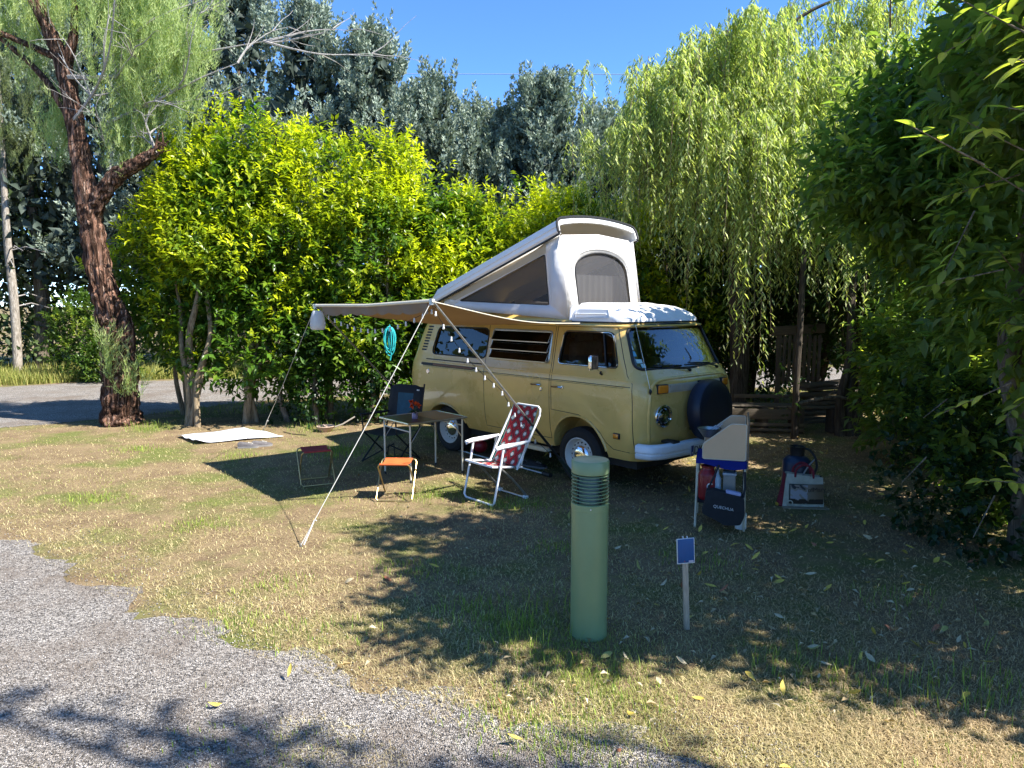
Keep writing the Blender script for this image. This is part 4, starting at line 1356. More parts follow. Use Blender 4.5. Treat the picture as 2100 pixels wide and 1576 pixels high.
MB().tube([(.06, .02, .04), (.25, .1, .10), (.42, .22, .20)], .012, 6).build('stick', M('grey_stick', (.25, .22, .18), .8), bw)

# ---------------- turquoise rope in the hedge
tr = empty('rope_hank', (-1.85, 10.75, 1.70))
tag(tr, 'turquoise rope hank hanging from a hedge stem', 'rope')
TEAL = M('turquoise_rope', (.02, .42, .42), .7, var=.15, scale=60)
for k in range(5):
    a, wdt, dz = k * .5 - 1, .05 + .016 * k, -.34 - .05 * (k % 3)
    P = [(wdt * math.cos(t) * math.cos(a), wdt * math.cos(t) * math.sin(a) * .6, dz / 2 + (dz / 2) * math.sin(t) - .03) for t in np.linspace(0, 2 * PI, 22, endpoint=False)]
    MB().tube(P, .0085, 6, closed=True).build('loop', TEAL, tr)
MB().tube([(0, 0, 0), (.015, 0, -.1), (-.01, -.02, -.25), (.02, 0, -.45), (.0, 0, -.54)], .009, 6).build('tail', TEAL, tr)
MB().tube([(.03 * math.cos(t), .03 * math.sin(t), -.05 - .008 * t / PI) for t in np.linspace(0, 6 * PI, 40)], .008, 6).build('wrap', TEAL, tr)

# ---------------- bollard light
bo = empty('bollard_light', (.47, 4.17, 0))
tag(bo, 'green cylindrical bollard light with ringed louvres in the foreground', 'bollard light')
BG = M('green_powder_coat', (.205, .285, .14), .33, var=.05, scale=3, bump=.01, bscale=60)
Rb = .1135
MB().lathe([(Rb - .004, -.02), (Rb, .0), (Rb, .012), (Rb - .002, .014), (Rb - .002, .795), (Rb, .797), (Rb, .832), (Rb - .006, .836), (.05, .836)], 48).build('post', BG, bo, 30)
MB().lathe([(.075, .83), (.075, 1.02)], 24).build('lamp_glass', M('opal_glass', (.30, .32, .28), .2), bo)
MB().lathe([(.046, .84), (.046, 1.01)], 16).build('lamp_core', BLACK, bo)
for k in range(8):
    z = .846 + k * .0215
    MB().lathe([(.07, z), (Rb - .002, z + .006), (Rb, z + .0075), (Rb - .003, z + .011), (.07, z + .006)], 40, closed=True).build('louvre_ring', BG, bo, 40)
for k in range(4):
    a = k * PI / 2 + .6
    MB().tube([(.094 * math.cos(a), .094 * math.sin(a), .83), (.094 * math.cos(a), .094 * math.sin(a), 1.02)], .007, 8).build('spacer_rod', BLACK, bo)
MB().lathe([(.07, 1.012), (Rb - .004, 1.014), (Rb, 1.018), (Rb, 1.085), (Rb - .006, 1.093), (.06, 1.098), (0, 1.099)], 48).build('cap', BG, bo, 40)
MB().tube([(-.008, -Rb + .006, .815), (-.008, -Rb - .003, .815)], .004, 8).build('screw', WPAINT, bo)

# ---------------- blue pitch sign
sg = empty('pitch_sign', (1.09, 4.23, 0), R(6))
tag(sg, 'small blank blue sign on a wooden stake beside the bollard', 'sign')
sm = rotm(-3, 'Y')
MB().box((0, 0, .20), (.034, .020, .46), sm, .002).build('stake', M('weathered_wood', (.40, .33, .24), .85, var=.25, scale=30, stretch=(6, 6, .6)), sg)
MB().box((-.0, -.016, .512), (.112, .006, .160), sm, .001).build('sign_edge', M('sign_white', (.62, .66, .66), .4), sg)
MB().box((-.0, -.0205, .514), (.102, .004, .150), sm, .001).build('sign_face', M('sign_blue', (.004, .075, .24), .5, var=.08), sg)
MB().box((.031, -.0235, .447), (.030, .002, .010), sm).build('sign_mark', M('sign_pale', (.5, .5, .6), .5), sg, 0)
MB().box((-.01, -.0235, .449), (.004, .002, .006), sm).build('sign_screw', M('sign_red', (.4, .05, .05), .5), sg, 0)
for x in (-.012, .014): MB().tube([(x, -.012, .588), (x, -.008, .60), (x, .006, .596)], .003, 5, mtx=sm).build('wire_tie', WPAINT, sg)

# ---------------- camp kitchen stand
KX, KY, KR = 1.93, 6.42, -17
kt = empty('camp_kitchen', (KX, KY, 0), R(KR))
tag(kt, 'camp kitchen stand with beige wind guard and blue shelf', 'camp kitchen')
KA, KB, KH = .205, .23, .63
BEIGE = M('beige_board', (.68, .45, .26), .6, var=.05, scale=3)
BROWNB = M('brown_board_back', (.16, .115, .075), .7, var=.15, scale=6)
BLUE = M_cloth('royal_blue_cloth', (.012, .025, .22), .15, bump=.3, bscale=10)
for x in (-1, 1):
    for y in (-1, 1):
        lg = MB().tube([(x * KA, y * KB, KH - .01), (x * KA, y * KB, .4), (x * (KA + .006), y * KB, 0)], .011, 8).build('leg', M('ivory_tube', (.55, .50, .38), .45, var=.1) if 'ivory_tube' not in bpy.data.materials else bpy.data.materials['ivory_tube'], kt)
sf = []
for y in np.linspace(-KB - .012, KB + .012, 9):
    sf.append([(x, y, KH - .006 * math.sin(PI * (x + KA) / (2 * KA))) for x in np.linspace(-KA - .012, KA + .012, 9)])
MB().grid(sf).build('shelf_cloth', BLUE, kt, 60)
for pts in ([(-KA - .014, -KB - .014), (KA + .014, -KB - .014)], [(KA + .014, -KB - .014), (KA + .014, KB + .014)], [(-KA - .014, KB + .014), (KA + .014, KB + .014)], [(-KA - .014, -KB - .014), (-KA - .014, KB + .014)]):
    a, b = Vector(pts[0]), Vector(pts[1])
    rows = [[(*(a.lerp(b, t)), KH + .004 - h * (.06 + .022 * math.sin(t * 5 + a.x * 9))) for t in np.linspace(0, 1, 13)] for h in (0, .5, 1)]
    MB().grid(rows).build('apron', BLUE, kt, 60)
side = round_poly([(-KA + .045, KH + .015), (KA + .0, KH + .015), (KA + .0, KH + .335), (KA - .13, KH + .335), (-KA + .045, KH + .145)], .018)
for y, nm in ((-KB - .02, 1), (KB + .02, 2)):
    v, f = fill(side)
    wp = solidify(MB().add([(x, y, z) for x, z in v], f).build('wind_panel', BEIGE, kt, 0), .008)
    MB().tube([(x, y - .001, z) for x, z in side], .006, 6, closed=True).build('panel_edge', M('panel_trim', (.62, .52, .38), .5) if 'panel_trim' not in bpy.data.materials else bpy.data.materials['panel_trim'], wp)
bp = MB().box((KA + .018, 0, KH + .155), (.010, 2 * KB + .06, .44)).build('back_panel', BROWNB, kt, 0)
MB().box((KA + .011, 0, KH + .16), (.003, 2 * KB + .02, .40)).build('back_panel_lining', BEIGE, kt, 0)
MB().box((0, 0, .235), (2 * KA - .01, 2 * KB - .02, .012)).build('lower_shelf', DKCLOTH, kt, 0)
for x in (-1, 1):
    for y in (-1, 1): MB().tube([(x * KA * .96, y * KB * .94, .24), (x * KA * .98, y * KB * .97, KH - .02)], .004, 5).build('shelf_strap', DKCLOTH, kt)

def kloc(x, y, z): return tuple(Matrix.Translation((KX, KY, 0)) @ Matrix.Rotation(R(KR), 4, 'Z') @ Vector((x, y, z)))
def kthing(name, x, y, z, label, cat, rz=0): return tag(empty(name, kloc(x, y, z), R(KR + rz)), label, cat)
st = kthing('camp_stove', .02, .02, KH + .01, 'grey camping stove behind the beige wind guard', 'stove')
MB().box((0, 0, .05), (.30, .34, .10), None, .012).build('case', M('stove_grey', (.20, .21, .22), .4, .5), st)
for y in (-.08, .08):
    MB().lathe([(0, .10), (.05, .10), (.055, .115), (.03, .12), (0, .12)], 16, trans(0, y, 0)).build('burner', BLACK, st)
dr = kthing('bowl', -.12, .10, KH + .13, 'metal bowl with cutlery on top of the stove', 'bowl')
MB().lathe([(0, .02), (.05, .02), (.055, .025), (.10, .085), (.108, .10), (.104, .102), (.095, .085), (.05, .032), (0, .028)], 24, caps=False).build('dish', GALV, dr)
MB().lathe([(.105, .098), (.111, .102), (.105, .106), (.101, .102)], 24, closed=True).build('rim', BLACK, dr)
for k in range(3): MB().tube([(-.04 + .03 * k, -.02, .05), (.06 + .03 * k, .02, .125 + .01 * k)], .006, 6).build('spoon', ALU, dr)
rc = kthing('gas_bottle', -.115, -.10, .242, 'red gas bottle under the kitchen stand', 'gas bottle')
REDM = M('red_enamel', (.26, .012, .018), .35, var=.12)
MB().lathe([(0, 0), (.07, 0), (.082, .012), (.084, .03), (.084, .22), (.078, .245), (.055, .268), (.052, .29), (.058, .296), (.058, .31), (0, .312)], 28, caps=False).build('shell', REDM, rc, 40)
MB().tube([(.056 * math.cos(t), .056 * math.sin(t), .30) for t in np.linspace(0, 2 * PI, 20, endpoint=False)], .008, 6, closed=True).build('collar', REDM, rc)
text('letter', 'C', .085, WPAINT, trans(.02, -.085, .105) @ rotm(12, 'Z') @ rotm(90, 'X'), rc, 'CENTER')
sb = kthing('spray_bottle', -.03, -.12, .242, 'pale blue spray bottle under the kitchen stand', 'bottle')
MB().lathe([(0, 0), (.034, 0), (.036, .02), (.034, .20), (.014, .24), (.012, .27)], 18).build('flask', M('cloudy_blue', (.32, .42, .50), .3), sb, 50)
MB().box((0, 0, .285), (.03, .045, .035), None, .006).build('spray_head', M('blue_grey', (.2, .3, .38), .4), sb)
MB().tube([(0, -.02, .29), (0, -.05, .285)], .006, 6).build('nozzle', WPAINT, sb)
jr = kthing('canister', .075, -.09, .242, 'grey lidded canister under the kitchen stand', 'canister')
MB().box((0, 0, .12), (.11, .11, .24), None, .012).build('tub', M('cloudy_grey', (.22, .22, .20), .35), jr)
MB().box((0, 0, .248), (.122, .122, .022), None, .006).build('lid', M('blue_white_lid', (.42, .50, .58), .4), jr)
MB().tube([(-.05, 0, .26), (-.03, 0, .33), (.03, 0, .33), (.05, 0, .26)], .008, 6).build('handle', BLACK, jr)
bg_ = kthing('hanging_bag', .045, -KB - .075, .075, 'black cloth bag with white lettering hanging on the kitchen stand', 'bag', 3)
poly = [(-.175, .20), (-.165, .30), (-.10, .315), (.0, .29), (.155, .255), (.165, .10), (.13, .01), (.0, .0), (-.10, .055), (-.20, .10)]
v, f = fill(round_poly(poly, .02, 3))
fr_ = [(x, -.045 + .10 * abs(x) ** 1.5 - .02 * math.sin(z * 9), z) for x, z in v]
bb = MB().add(fr_, f)
bb.add([(x, .05, z) for x, z in v], [tuple(reversed(q)) for q in f])
m_ = len(round_poly(poly, .02, 3))
bb.f += [(i, (i + 1) % m_, len(v) + (i + 1) % m_, len(v) + i) for i in range(m_)]
bb.build('pouch', DKCLOTH, bg_, 60)
text('lettering', 'QUECHUA', .036, M('print_white', (.55, .55, .56), .7), trans(-.105, -.067, .165) @ rotm(8, 'Y') @ rotm(90, 'X'), bg_)
MB().box((.02, .0, .295), (.13, .06, .03), rotm(9, 'Y'), .01).build('folded_cloth', M('lilac_cloth', (.38, .40, .62), .8), bg_)
MB().tube([(.15, 0, .25), (.165, .02, .34), (.16, .05, .47)], .010, 6).build('strap', DKCLOTH, bg_)
MB().tube([(-.16, 0, .29), (-.10, .02, .42), (-.06, .05, .52)], .009, 6).build('strap', DKCLOTH, bg_)
wbx = kthing('paper_roll', .185, -.14, .0, 'white roll standing on the grass under the kitchen stand', 'roll', 0)
MB().lathe([(.02, 0), (.05, 0), (.05, .14), (.02, .14)], 18, closed=True).build('sheet', WPAINT, wbx)
MB().lathe([(.014, 0), (.02, 0), (.02, .14), (.014, .14)], 12, closed=True).build('core', BROWNB, wbx)

# ---------------- blue gas cylinder and shopping bag
gc = empty('gas_cylinder', (2.93, 7.17, 0))
tag(gc, 'dark blue gas cylinder with hose standing behind the shopping bag', 'gas cylinder')
GBL = M('dark_blue_enamel', (.010, .026, .062), .4, var=.15)
MB().lathe([(0, .02), (.12, .02), (.138, .04), (.14, .08), (.14, .38), (.132, .42), (.10, .455), (.05, .475), (.045, .50), (0, .50)], 32, caps=False).build('shell', GBL, gc, 40)
MB().lathe([(.12, 0), (.125, 0), (.125, .04), (.12, .04)], 28, closed=True).build('foot_ring', GBL, gc)
MB().lathe([(.065, .47), (.07, .47), (.075, .555), (.082, .565), (.066, .565)], 24, closed=True).build('collar', BLACK, gc)
MB().lathe([(0, .5), (.02, .5), (.02, .53), (.03, .535), (.03, .55), (0, .552)], 12, caps=False).build('valve', BRASS, gc)
MB().tube(smooth_path([(.02, -.01, .53), (.09, -.03, .54), (.15, -.06, .48), (.165, -.10, .38), (.12, -.14, .30), (.05, -.15, .24)], 5), .012, 8).build('hose', BLACK, gc)
MB().tube(smooth_path([(.14, -.09, .44), (.06, -.165, .40), (.0, -.165, .30), (-.03, -.165, .22)], 5), .008, 6).build('strap', M('grey_strap', (.25, .25, .25), .7), gc)

sb_ = empty('shopping_bag', (2.90, 6.96, 0), R(-6))
tag(sb_, 'printed cream shopping bag with red handles on the ground', 'bag')
CR = M('cream_print', (.50, .50, .42), .6, var=.1, scale=12, col2=(.36, .35, .27))
RED = M('dark_red_lace', (.17, .012, .025), .8, var=.5, scale=60)
front = [(-.195, 0), (.205, -.0), (.19, .30), (.0, .315), (-.15, .335), (-.165, .28)]
v, f = fill(front)
fp_ = MB().add([(x, -.075 - .03 * math.sin((x + .2) * 7) * math.sin(z * 9) + .10 * z, z + .004) for x, z in v], f)
fp_.build('front_side', CR, sb_, 0)
MB().add([(x, .075 - .10 * z, z + .004) for x, z in v], f).build('rear_side', CR, sb_, 0)
MB().grid([[(-.195 - .045 * (1 - h) * math.sin(PI * t) + .03 * h, -.075 + .15 * t + (.03 - .06 * t) * h, .004 + .33 * h) for t in (0, .25, .5, .75, 1)] for h in np.linspace(0, 1, 6)]).build('gusset', RED, sb_, 0)
MB().grid([[(.205 - .015 * h, -.075 + .15 * t + (.03 - .06 * t) * h, .004 + .30 * h) for t in (0, .5, 1)] for h in (0, .5, 1)]).build('gusset', BLACK, sb_, 0)
MB().box((.02, -.02, .004), (.44, .24, .012), None, .004).build('base_flap', M('tan_card', (.22, .19, .13), .8), sb_)
def fpt(x, z, o=.006): return (x, -.075 - .03 * math.sin((x + .2) * 7) * math.sin(z * 9) + .10 * z - o, z + .004)
# blurred printed picture: dark frame, grey clouds of foliage, brown ground
nu, nv = 48, 34
us, vs_ = np.linspace(-.135, .195, nu), np.linspace(.035, .235, nv)
UU, VV = np.meshgrid(us, vs_)
Pp = np.array([[fpt(a, b) for a in us] for b in vs_]).reshape(-1, 3)
q = np.stack([UU.ravel() * 40, VV.ravel() * 40, np.zeros(nu * nv)], 1)
nz = pn(q, .5, 3) + .5 * pn(q, 1.2, 5)
Cc = lerp3((.30, .27, .22), (.16, .115, .07), np.clip((UU.ravel() + .1) / .25, 0, 1))
m1 = (UU.ravel() < .04) & (nz > .15); Cc[m1] = (.33, .33, .36)
m2 = (UU.ravel() < .05) & (nz < -.35); Cc[m2] = (.05, .05, .055)
m3 = (VV.ravel() < .085) & (nz < .2); Cc[m3] = (.045, .035, .025)
fr2 = (UU.ravel() < -.125) | ((VV.ravel() > .225) & (UU.ravel() < .04)); Cc[fr2] = (.04, .05, .045)
i = np.arange(nu * nv).reshape(nv, nu)
np_mesh('printed_picture', Pp, np.stack([i[:-1, :-1], i[:-1, 1:], i[1:, 1:], i[1:, :-1]], -1).reshape(-1, 4), Cc, PRINT, sb_)
text('lettering', 'ofMary', .062, M('print_brown', (.06, .04, .025), .7), trans(.035, -.101, .165) @ rotm(-4, 'Y') @ rotm(84, 'X') , sb_)
for y in (-.05, .05):
    MB().tube(smooth_path([(-.075, y, .30), (-.07, y, .37), (-.02, y, .42), (.04, y, .42), (.09, y, .37), (.10, y, .29)], 4), .012, 6, flat=.4).build('handle', RED, sb_)
MB().tube([(-.125 + .025 * math.cos(t), -.085, .045 + .025 * math.sin(t)) for t in np.linspace(0, 2 * PI, 16, endpoint=False)], .006, 5, closed=True).build('round_seal_print', CR, sb_)

# ---------------- timber under the trees on the right
WOODG = M('grey_timber', (.10, .08, .055), .85, var=.3, scale=14, stretch=(.5, 8, 8), bump=.3)
pb = empty('pallet_bench', (4.0, 11.25, 0), R(-6))
tag(pb, 'low bench of weathered pallet boards behind the van front', 'bench')
for x, y, z, l_, h_, d_ in ((0, -.28, .30, 1.15, .16, .025), (0, -.30, .14, 1.15, .05, .03), (0, .0, .405, 1.2, .022, .11), (.0, .14, .405, 1.2, .022, .11), (0, -.14, .405, 1.2, .022, .11), (.1, .22, .52, 1.0, .06, .025), (0, -.32, .06, 1.15, .045, .03)):
    MB().box((x, y, z), (l_, d_, h_), rotm(rnd.uniform(-1, 1), 'Z'), .004).build('board', WOODG, pb)
for x in (-.52, 0, .52):
    MB().box((x, 0, .2), (.09, .5, .38), None, .006).build('block_leg', WOODG, pb)
fg = empty('slatted_gate', (5.15, 12.6, 0), R(8))
tag(fg, 'old wooden gate with upright slats leaning under the trees', 'gate')
for k in range(8): MB().box((-.33 + k * .095, 0, 1.02), (.06, .018, .86 + .02 * (k % 3)), None, .003).build('slat', WOODG, fg)
for z in (.68, 1.36): MB().box((0, .02, z), (.80, .025, .07), None, .003).build('rail', WOODG, fg)
MB().box((-.42, .03, .72), (.07, .07, 1.5), None, .004).build('post', WOODG, fg)
MB().box((0, .0, 1.56), (1.0, .03, .16), rotm(-3, 'Y'), .004).build('top_board', WOODG, fg)
lb = empty('loose_plank', (4.75, 11.0, 0), R(4))
tag(lb, 'loose plank resting on blocks beside the thin trunk', 'plank')
MB().box((0, 0, .40), (.85, .16, .03), None, .004).build('board', WOODG, lb)
for x in (-.3, .3): MB().box((x, 0, .19), (.16, .2, .38), None, .01).build('block', M('dark_log', (.05, .04, .03), .9, var=.3), lb)
wl = empty('timber_pile', (5.4, 12.1, 0), R(20))
tag(wl, 'dim pile of old boards beneath the trees', 'timber pile')
for k in range(9):
    MB().box((rnd.uniform(-.1, .1), rnd.uniform(-.12, .12), .05 + k * .075), (1.3 + rnd.uniform(-.3, .2), .22, .05), rotm(rnd.uniform(-9, 9), 'Z') @ rotm(rnd.uniform(-2, 2), 'Y'), .004).build('board', WOODG, wl)

# overhead wire far behind
pw = MB().tube([(-30, 26, 10.2), (-12, 26, 10.05), (8, 26, 10.0), (35, 26, 10.3)], .012, 5).build('overhead_wire', M('wire_grey', (.35, .4, .45), .5), None)
tag(pw, 'thin overhead wire crossing the sky behind the trees', 'wire')
# ================================================================== plants
def M_bark(name, c1, c2, sx=5.0, sz=.7, bump=.9, crack=0.0):
    m, t, p, out = nodes_of(name)
    L = t.links
    tc = t.nodes.new('ShaderNodeTexCoord'); mp = t.nodes.new('ShaderNodeMapping')
    mp.inputs['Scale'].default_value = (sx, sx, sz)
    L.new(tc.outputs['Object'], mp.inputs['Vector'])
    n = t.nodes.new('ShaderNodeTexNoise'); n.inputs['Scale'].default_value = 3.2; n.inputs['Detail'].default_value = 9; n.inputs['Roughness'].default_value = .7; n.inputs['Distortion'].default_value = .6
    L.new(mp.outputs[0], n.inputs['Vector'])
    cr = t.nodes.new('ShaderNodeValToRGB'); e = cr.color_ramp.elements
    e[0].position, e[0].color = .34, (*[q * .35 for q in c2], 1)
    e[1].position, e[1].color = .70, (*c1, 1)
    k = e.new(.5); k.color = (*c2, 1)
    L.new(n.outputs[0], cr.inputs[0]); L.new(cr.outputs[0], p.inputs['Base Color'])
    hgt = n.outputs[0]
    if crack:   # dark furrows between long plates, warped by noise
        ad = t.nodes.new('ShaderNodeVectorMath'); ad.operation = 'MULTIPLY_ADD'; ad.inputs[1].default_value = (1.6, 1.6, .9)
        L.new(n.outputs['Color'], ad.inputs[0]); L.new(mp.outputs[0], ad.inputs[2])
        vo = t.nodes.new('ShaderNodeTexVoronoi'); vo.feature = 'DISTANCE_TO_EDGE'; vo.inputs['Scale'].default_value = 1.5
        L.new(ad.outputs[0], vo.inputs['Vector'])
        mr = t.nodes.new('ShaderNodeMapRange'); mr.inputs[1].default_value = .0; mr.inputs[2].default_value = .16; mr.inputs[3].default_value = 1 - crack; mr.inputs[4].default_value = 1
        L.new(vo.outputs['Distance'], mr.inputs[0])
        mu = t.nodes.new('ShaderNodeMix'); mu.data_type = 'RGBA'; mu.blend_type = 'MULTIPLY'; mu.inputs[0].default_value = 1
        L.new(cr.outputs[0], mu.inputs[6]); L.new(mr.outputs[0], mu.inputs[7]); L.new(mu.outputs[2], p.inputs['Base Color'])
        mm = t.nodes.new('ShaderNodeMath'); mm.operation = 'MULTIPLY_ADD'; mm.inputs[1].default_value = .5
        L.new(n.outputs[0], mm.inputs[0]); L.new(mr.outputs[0], mm.inputs[2]); hgt = mm.outputs[0]
    p.inputs['Roughness'].default_value = .9; p.inputs['Specular IOR Level'].default_value = .15
    b = t.nodes.new('ShaderNodeBump'); b.inputs['Strength'].default_value = bump; b.inputs['Distance'].default_value = .05
    L.new(hgt, b.inputs['Height']); L.new(b.outputs[0], p.inputs['Normal'])
    return m
BARK_RED = M_bark('red_brown_bark', (.38, .30, .24), (.24, .125, .08), 11, .7, 1.0, .8)
BARK_PINE = M_bark('pine_bark', (.50, .46, .40), (.30, .26, .21), 9, 2, .5)
BARK_GREY = M_bark('grey_bark', (.34, .29, .23), (.17, .135, .10), 9, 1.2, .5)
BARK_DARK = M_bark('dark_bark', (.13, .11, .085), (.065, .052, .04), 9, 1.2, .5)  # darker copy of the grey bark, standing in for shade on these trunks
BARK_PALE = M_bark('pale_smooth_bark', (.36, .30, .21), (.24, .18, .11), 12, 2, .3)
LEAF_G = M_leaf('glossy_hedge_leaf', .34, .42, .40)
LEAF_R = M_leaf('fill_light_leaf', .36, .58, .4, (1.25, 1.15, 1.0))  # lets extra warm light through, added to lift the shade under the right hedge
LEAF_W = M_leaf('willow_leaf', .45, .46, .4)
LEAF_C = M_leaf('cypress_spray', .65, .12, .25, (1, 1, 1.6))
LEAF_T = M_leaf('feathery_spray', .6, .35, .2)
LEAF_D = M_leaf('wood_leaf', .55, .25, .3)

def pick(blobs, n, shell=.33, seed=0):
    """points in a union of lumpy ellipsoids, denser towards the skin; returns P, outward, radial 0..1, height 0..1"""
    B = np.array(blobs, float)
    vol = (B[:, 3] * B[:, 4] * B[:, 5]) ** .8
    i = RG.choice(len(B), n, p=vol / vol.sum())
    d = rdir(n)
    r = RG.random(n) ** shell
    lump = 1 + .26 * pn(d * 2.2 + B[i, :3] * 1.7, 1.0, seed) + .16 * pn(d * 5.5 + B[i, :3], 1.0, seed + 3)
    P = B[i, :3] + d * B[i, 3:6] * (r * lump)[:, None]
    return P, d, r, i

def foliage(blobs, ntwig, per, tl, L0, L1, W, mature, young, yf=.35, up=.45, seed=0, shell=.33, zmin=.05, dens=None, spread=.9, ytop=0.0, drop=.15, fold=.3, hole=-.62):
    P, d, r, bi = pick(blobs, ntwig, shell, seed)
    ok = P[:, 2] > zmin
    if dens is not None: ok &= RG.random(len(P)) < dens(P)
    P, d, r = P[ok], d[ok], r[ok]
    # open pockets so that light and dark clumps form
    hol = pn(P, 1.25, seed + 5) + .5 * pn(P, 2.9, seed + 6)
    keep = hol + RG.normal(size=len(P)) * .25 > hole
    P, d, r = P[keep], d[keep], r[keep]
    n = len(P)
    ax = nrm(d * .65 + np.array([[0, 0, up]]) + rdir(n) * .55)
    t = (np.arange(per) + .5) / per
    lt = tl * RG.uniform(.6, 1.25, n)
    Q = P[:, None] + ax[:, None] * (t[None, :, None] * lt[:, None, None])
    side = nrm(rdir(n * per).reshape(n, per, 3))
    side = nrm(side - ax[:, None] * (side * ax[:, None]).sum(-1, keepdims=True))
    D = nrm(ax[:, None] * (.55 + .5 * t[None, :, None]) + side * spread + np.array([0, 0, -drop]))
    N = nrm(ax[:, None] * .3 + np.array([0, 0, .8]) + rdir(n * per).reshape(n, per, 3) * .45)
    m = n * per
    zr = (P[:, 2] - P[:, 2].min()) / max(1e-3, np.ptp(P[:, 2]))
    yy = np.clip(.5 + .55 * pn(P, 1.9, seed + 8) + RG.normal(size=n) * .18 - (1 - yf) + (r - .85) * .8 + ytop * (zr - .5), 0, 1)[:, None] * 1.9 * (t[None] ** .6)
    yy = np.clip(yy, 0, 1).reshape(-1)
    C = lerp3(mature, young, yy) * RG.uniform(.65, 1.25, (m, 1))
    L = RG.uniform(L0, L1, m) * (1 - .25 * yy)
    return leaves(Q.reshape(-1, 3), D.reshape(-1, 3), N.reshape(-1, 3), L, L * W * RG.uniform(.85, 1.15, m), C, fold=fold)

def stems(parent, base, tops, r0, mat, name='stem', seed=0, wob=.12):
    q = random.Random(seed)
    for k, tp in enumerate(tops):
        a, b = Vector(base), Vector(tp)
        a = a + Vector((q.uniform(-.12, .12), q.uniform(-.1, .1), 0))
        pts = [a + Vector((0, 0, -.05))] + [a.lerp(b, f) + Vector((q.uniform(-wob, wob), q.uniform(-wob, wob), 0)) for f in (.25, .5, .75)] + [b]
        mb = MB()
        r = r0 * q.uniform(.75, 1.15)
        trunk(mb, pts, [r * 1.25, r, r * .85, r * .65, r * .35], 8, 4, .06, seed + k)
        mb.build(name, mat, parent, 60)

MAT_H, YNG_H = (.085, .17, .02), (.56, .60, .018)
HEDGE = [  # x, y, height, radius, leaf start, stems, label
    (-6.0, 12.9, 4.0, .95, 1.1, 2, 'tall glossy shrub just behind the old red barked trunk'),
    (-5.05, 12.35, 4.75, 1.0, .95, 4, 'tall yellow green shrub with three splayed pale stems right of the old trunk'),
    (-4.1, 12.4, 4.85, 1.05, .75, 3, 'tallest glossy hedge shrub with a leaning pale stem'),
    (-3.2, 12.5, 4.5, .95, .35, 3, 'ivy covered hedge shrub behind the hanging lantern'),
    (-2.45, 12.6, 4.6, .95, .45, 3, 'hedge shrub rising behind the awning outer bar'),
    (-1.65, 12.8, 3.95, .9, .25, 3, 'hedge shrub with the turquoise rope behind the van tail'),
    (-.8, 13.0, 3.65, .9, .4, 3, 'lower hedge shrub behind the sloping van roof lid'),
    (.1, 13.2, 3.85, .95, .4, 3, 'bright yellow green hedge shrub above the van roof lid'),
    (1.0, 13.4, 3.75, .95, .4, 3, 'hedge shrub right behind the raised roof front'),
    (1.95, 13.7, 3.6, 1.0, .4, 3, 'dark hedge shrub beside the raised roof under the willow'),
    (2.9, 13.9, 3.7, 1.05, .8, 3, 'shaded hedge shrub behind the van windshield'),
]
for k, (x, y, h, r, z0, ns, lab) in enumerate(HEDGE):
    root = tag(empty('hedge_shrub', (x, y, 0)), lab, 'shrub', 'hedge shrubs behind the van')
    bl = []
    hh = h - z0
    nb = 5
    for j in range(nb):
        f = (j + .5) / nb
        rr = r * (.80 + .28 * math.sin(PI * min(1, f * 1.05))) * (1.0 if f < .75 else .82)
        bl.append((rnd.uniform(-.22, .22), rnd.uniform(-.35, .05), z0 + hh * f, rr, rr * .9, hh / nb * .95))
    for j in range(3):
        bl.append((rnd.uniform(-.5, .5), -r * .55, z0 + hh * rnd.uniform(.35, .8), .45, .4, .45))
    for j in range(3):
        bl.append((rnd.uniform(-.55, .55), rnd.uniform(-.3, .2), h - rnd.uniform(.15, .45), .32, .32, .42))
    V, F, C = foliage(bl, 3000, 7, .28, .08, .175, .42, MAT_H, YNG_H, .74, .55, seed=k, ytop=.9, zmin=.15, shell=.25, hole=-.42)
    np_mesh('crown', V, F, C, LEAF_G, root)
    tops = [(rnd.uniform(-.5, .5), rnd.uniform(-.25, .2), h * rnd.uniform(.55, .8)) for j in range(ns)]
    if k == 1: tops = [(-.62, -.35, 2.6), (-.10, -.45, 2.9), (.12, -.4, 3.0), (.30, -.3, 2.4)]
    if k == 2: tops = [(-.42, -.35, 3.0), (-.02, -.2, 2.8), (.3, -.1, 2.5)]
    stems(root, (-.22, -.72, 0) if k == 1 else (-.40 if k == 2 else 0, -.45 if k == 2 else -.15, 0), tops, .062 if k in (1, 2) else .035, BARK_PALE, seed=k, wob=.09)

# ivy wrapped round the hedge feet by the pitch
for k, (x, y, w_, h_, lab) in enumerate(((-3.35, 11.75, .42, 1.7, 'dark ivy column hanging to the ground behind the clay bowl'), (-2.35, 11.9, .38, 1.8, 'dark ivy column by the awning rear pole'), (-3.95, 12.0, .35, 1.9, 'ivy clump behind the ground sheet'))):
    iv = tag(empty('ivy_column', (x, y, 0)), lab, 'ivy', 'ivy at the hedge foot')
    V, F, C = foliage([(0, 0, h_ * f, w_ * q, w_ * q, h_ * .22) for f, q in ((.12, .8), (.32, .9), (.55, 1.1), (.8, 1.2), (1.0, 1.2))], 420, 6, .14, .05, .085, .8, (.028, .065, .014), (.12, .19, .03), .25, .1, seed=40 + k, drop=.5)
    np_mesh('crown', V, F, C, LEAF_G, iv)
    stems(iv, (0, 0, 0), [(.05, .05, h_ * 1.1)], .045, BARK_GREY, seed=k)

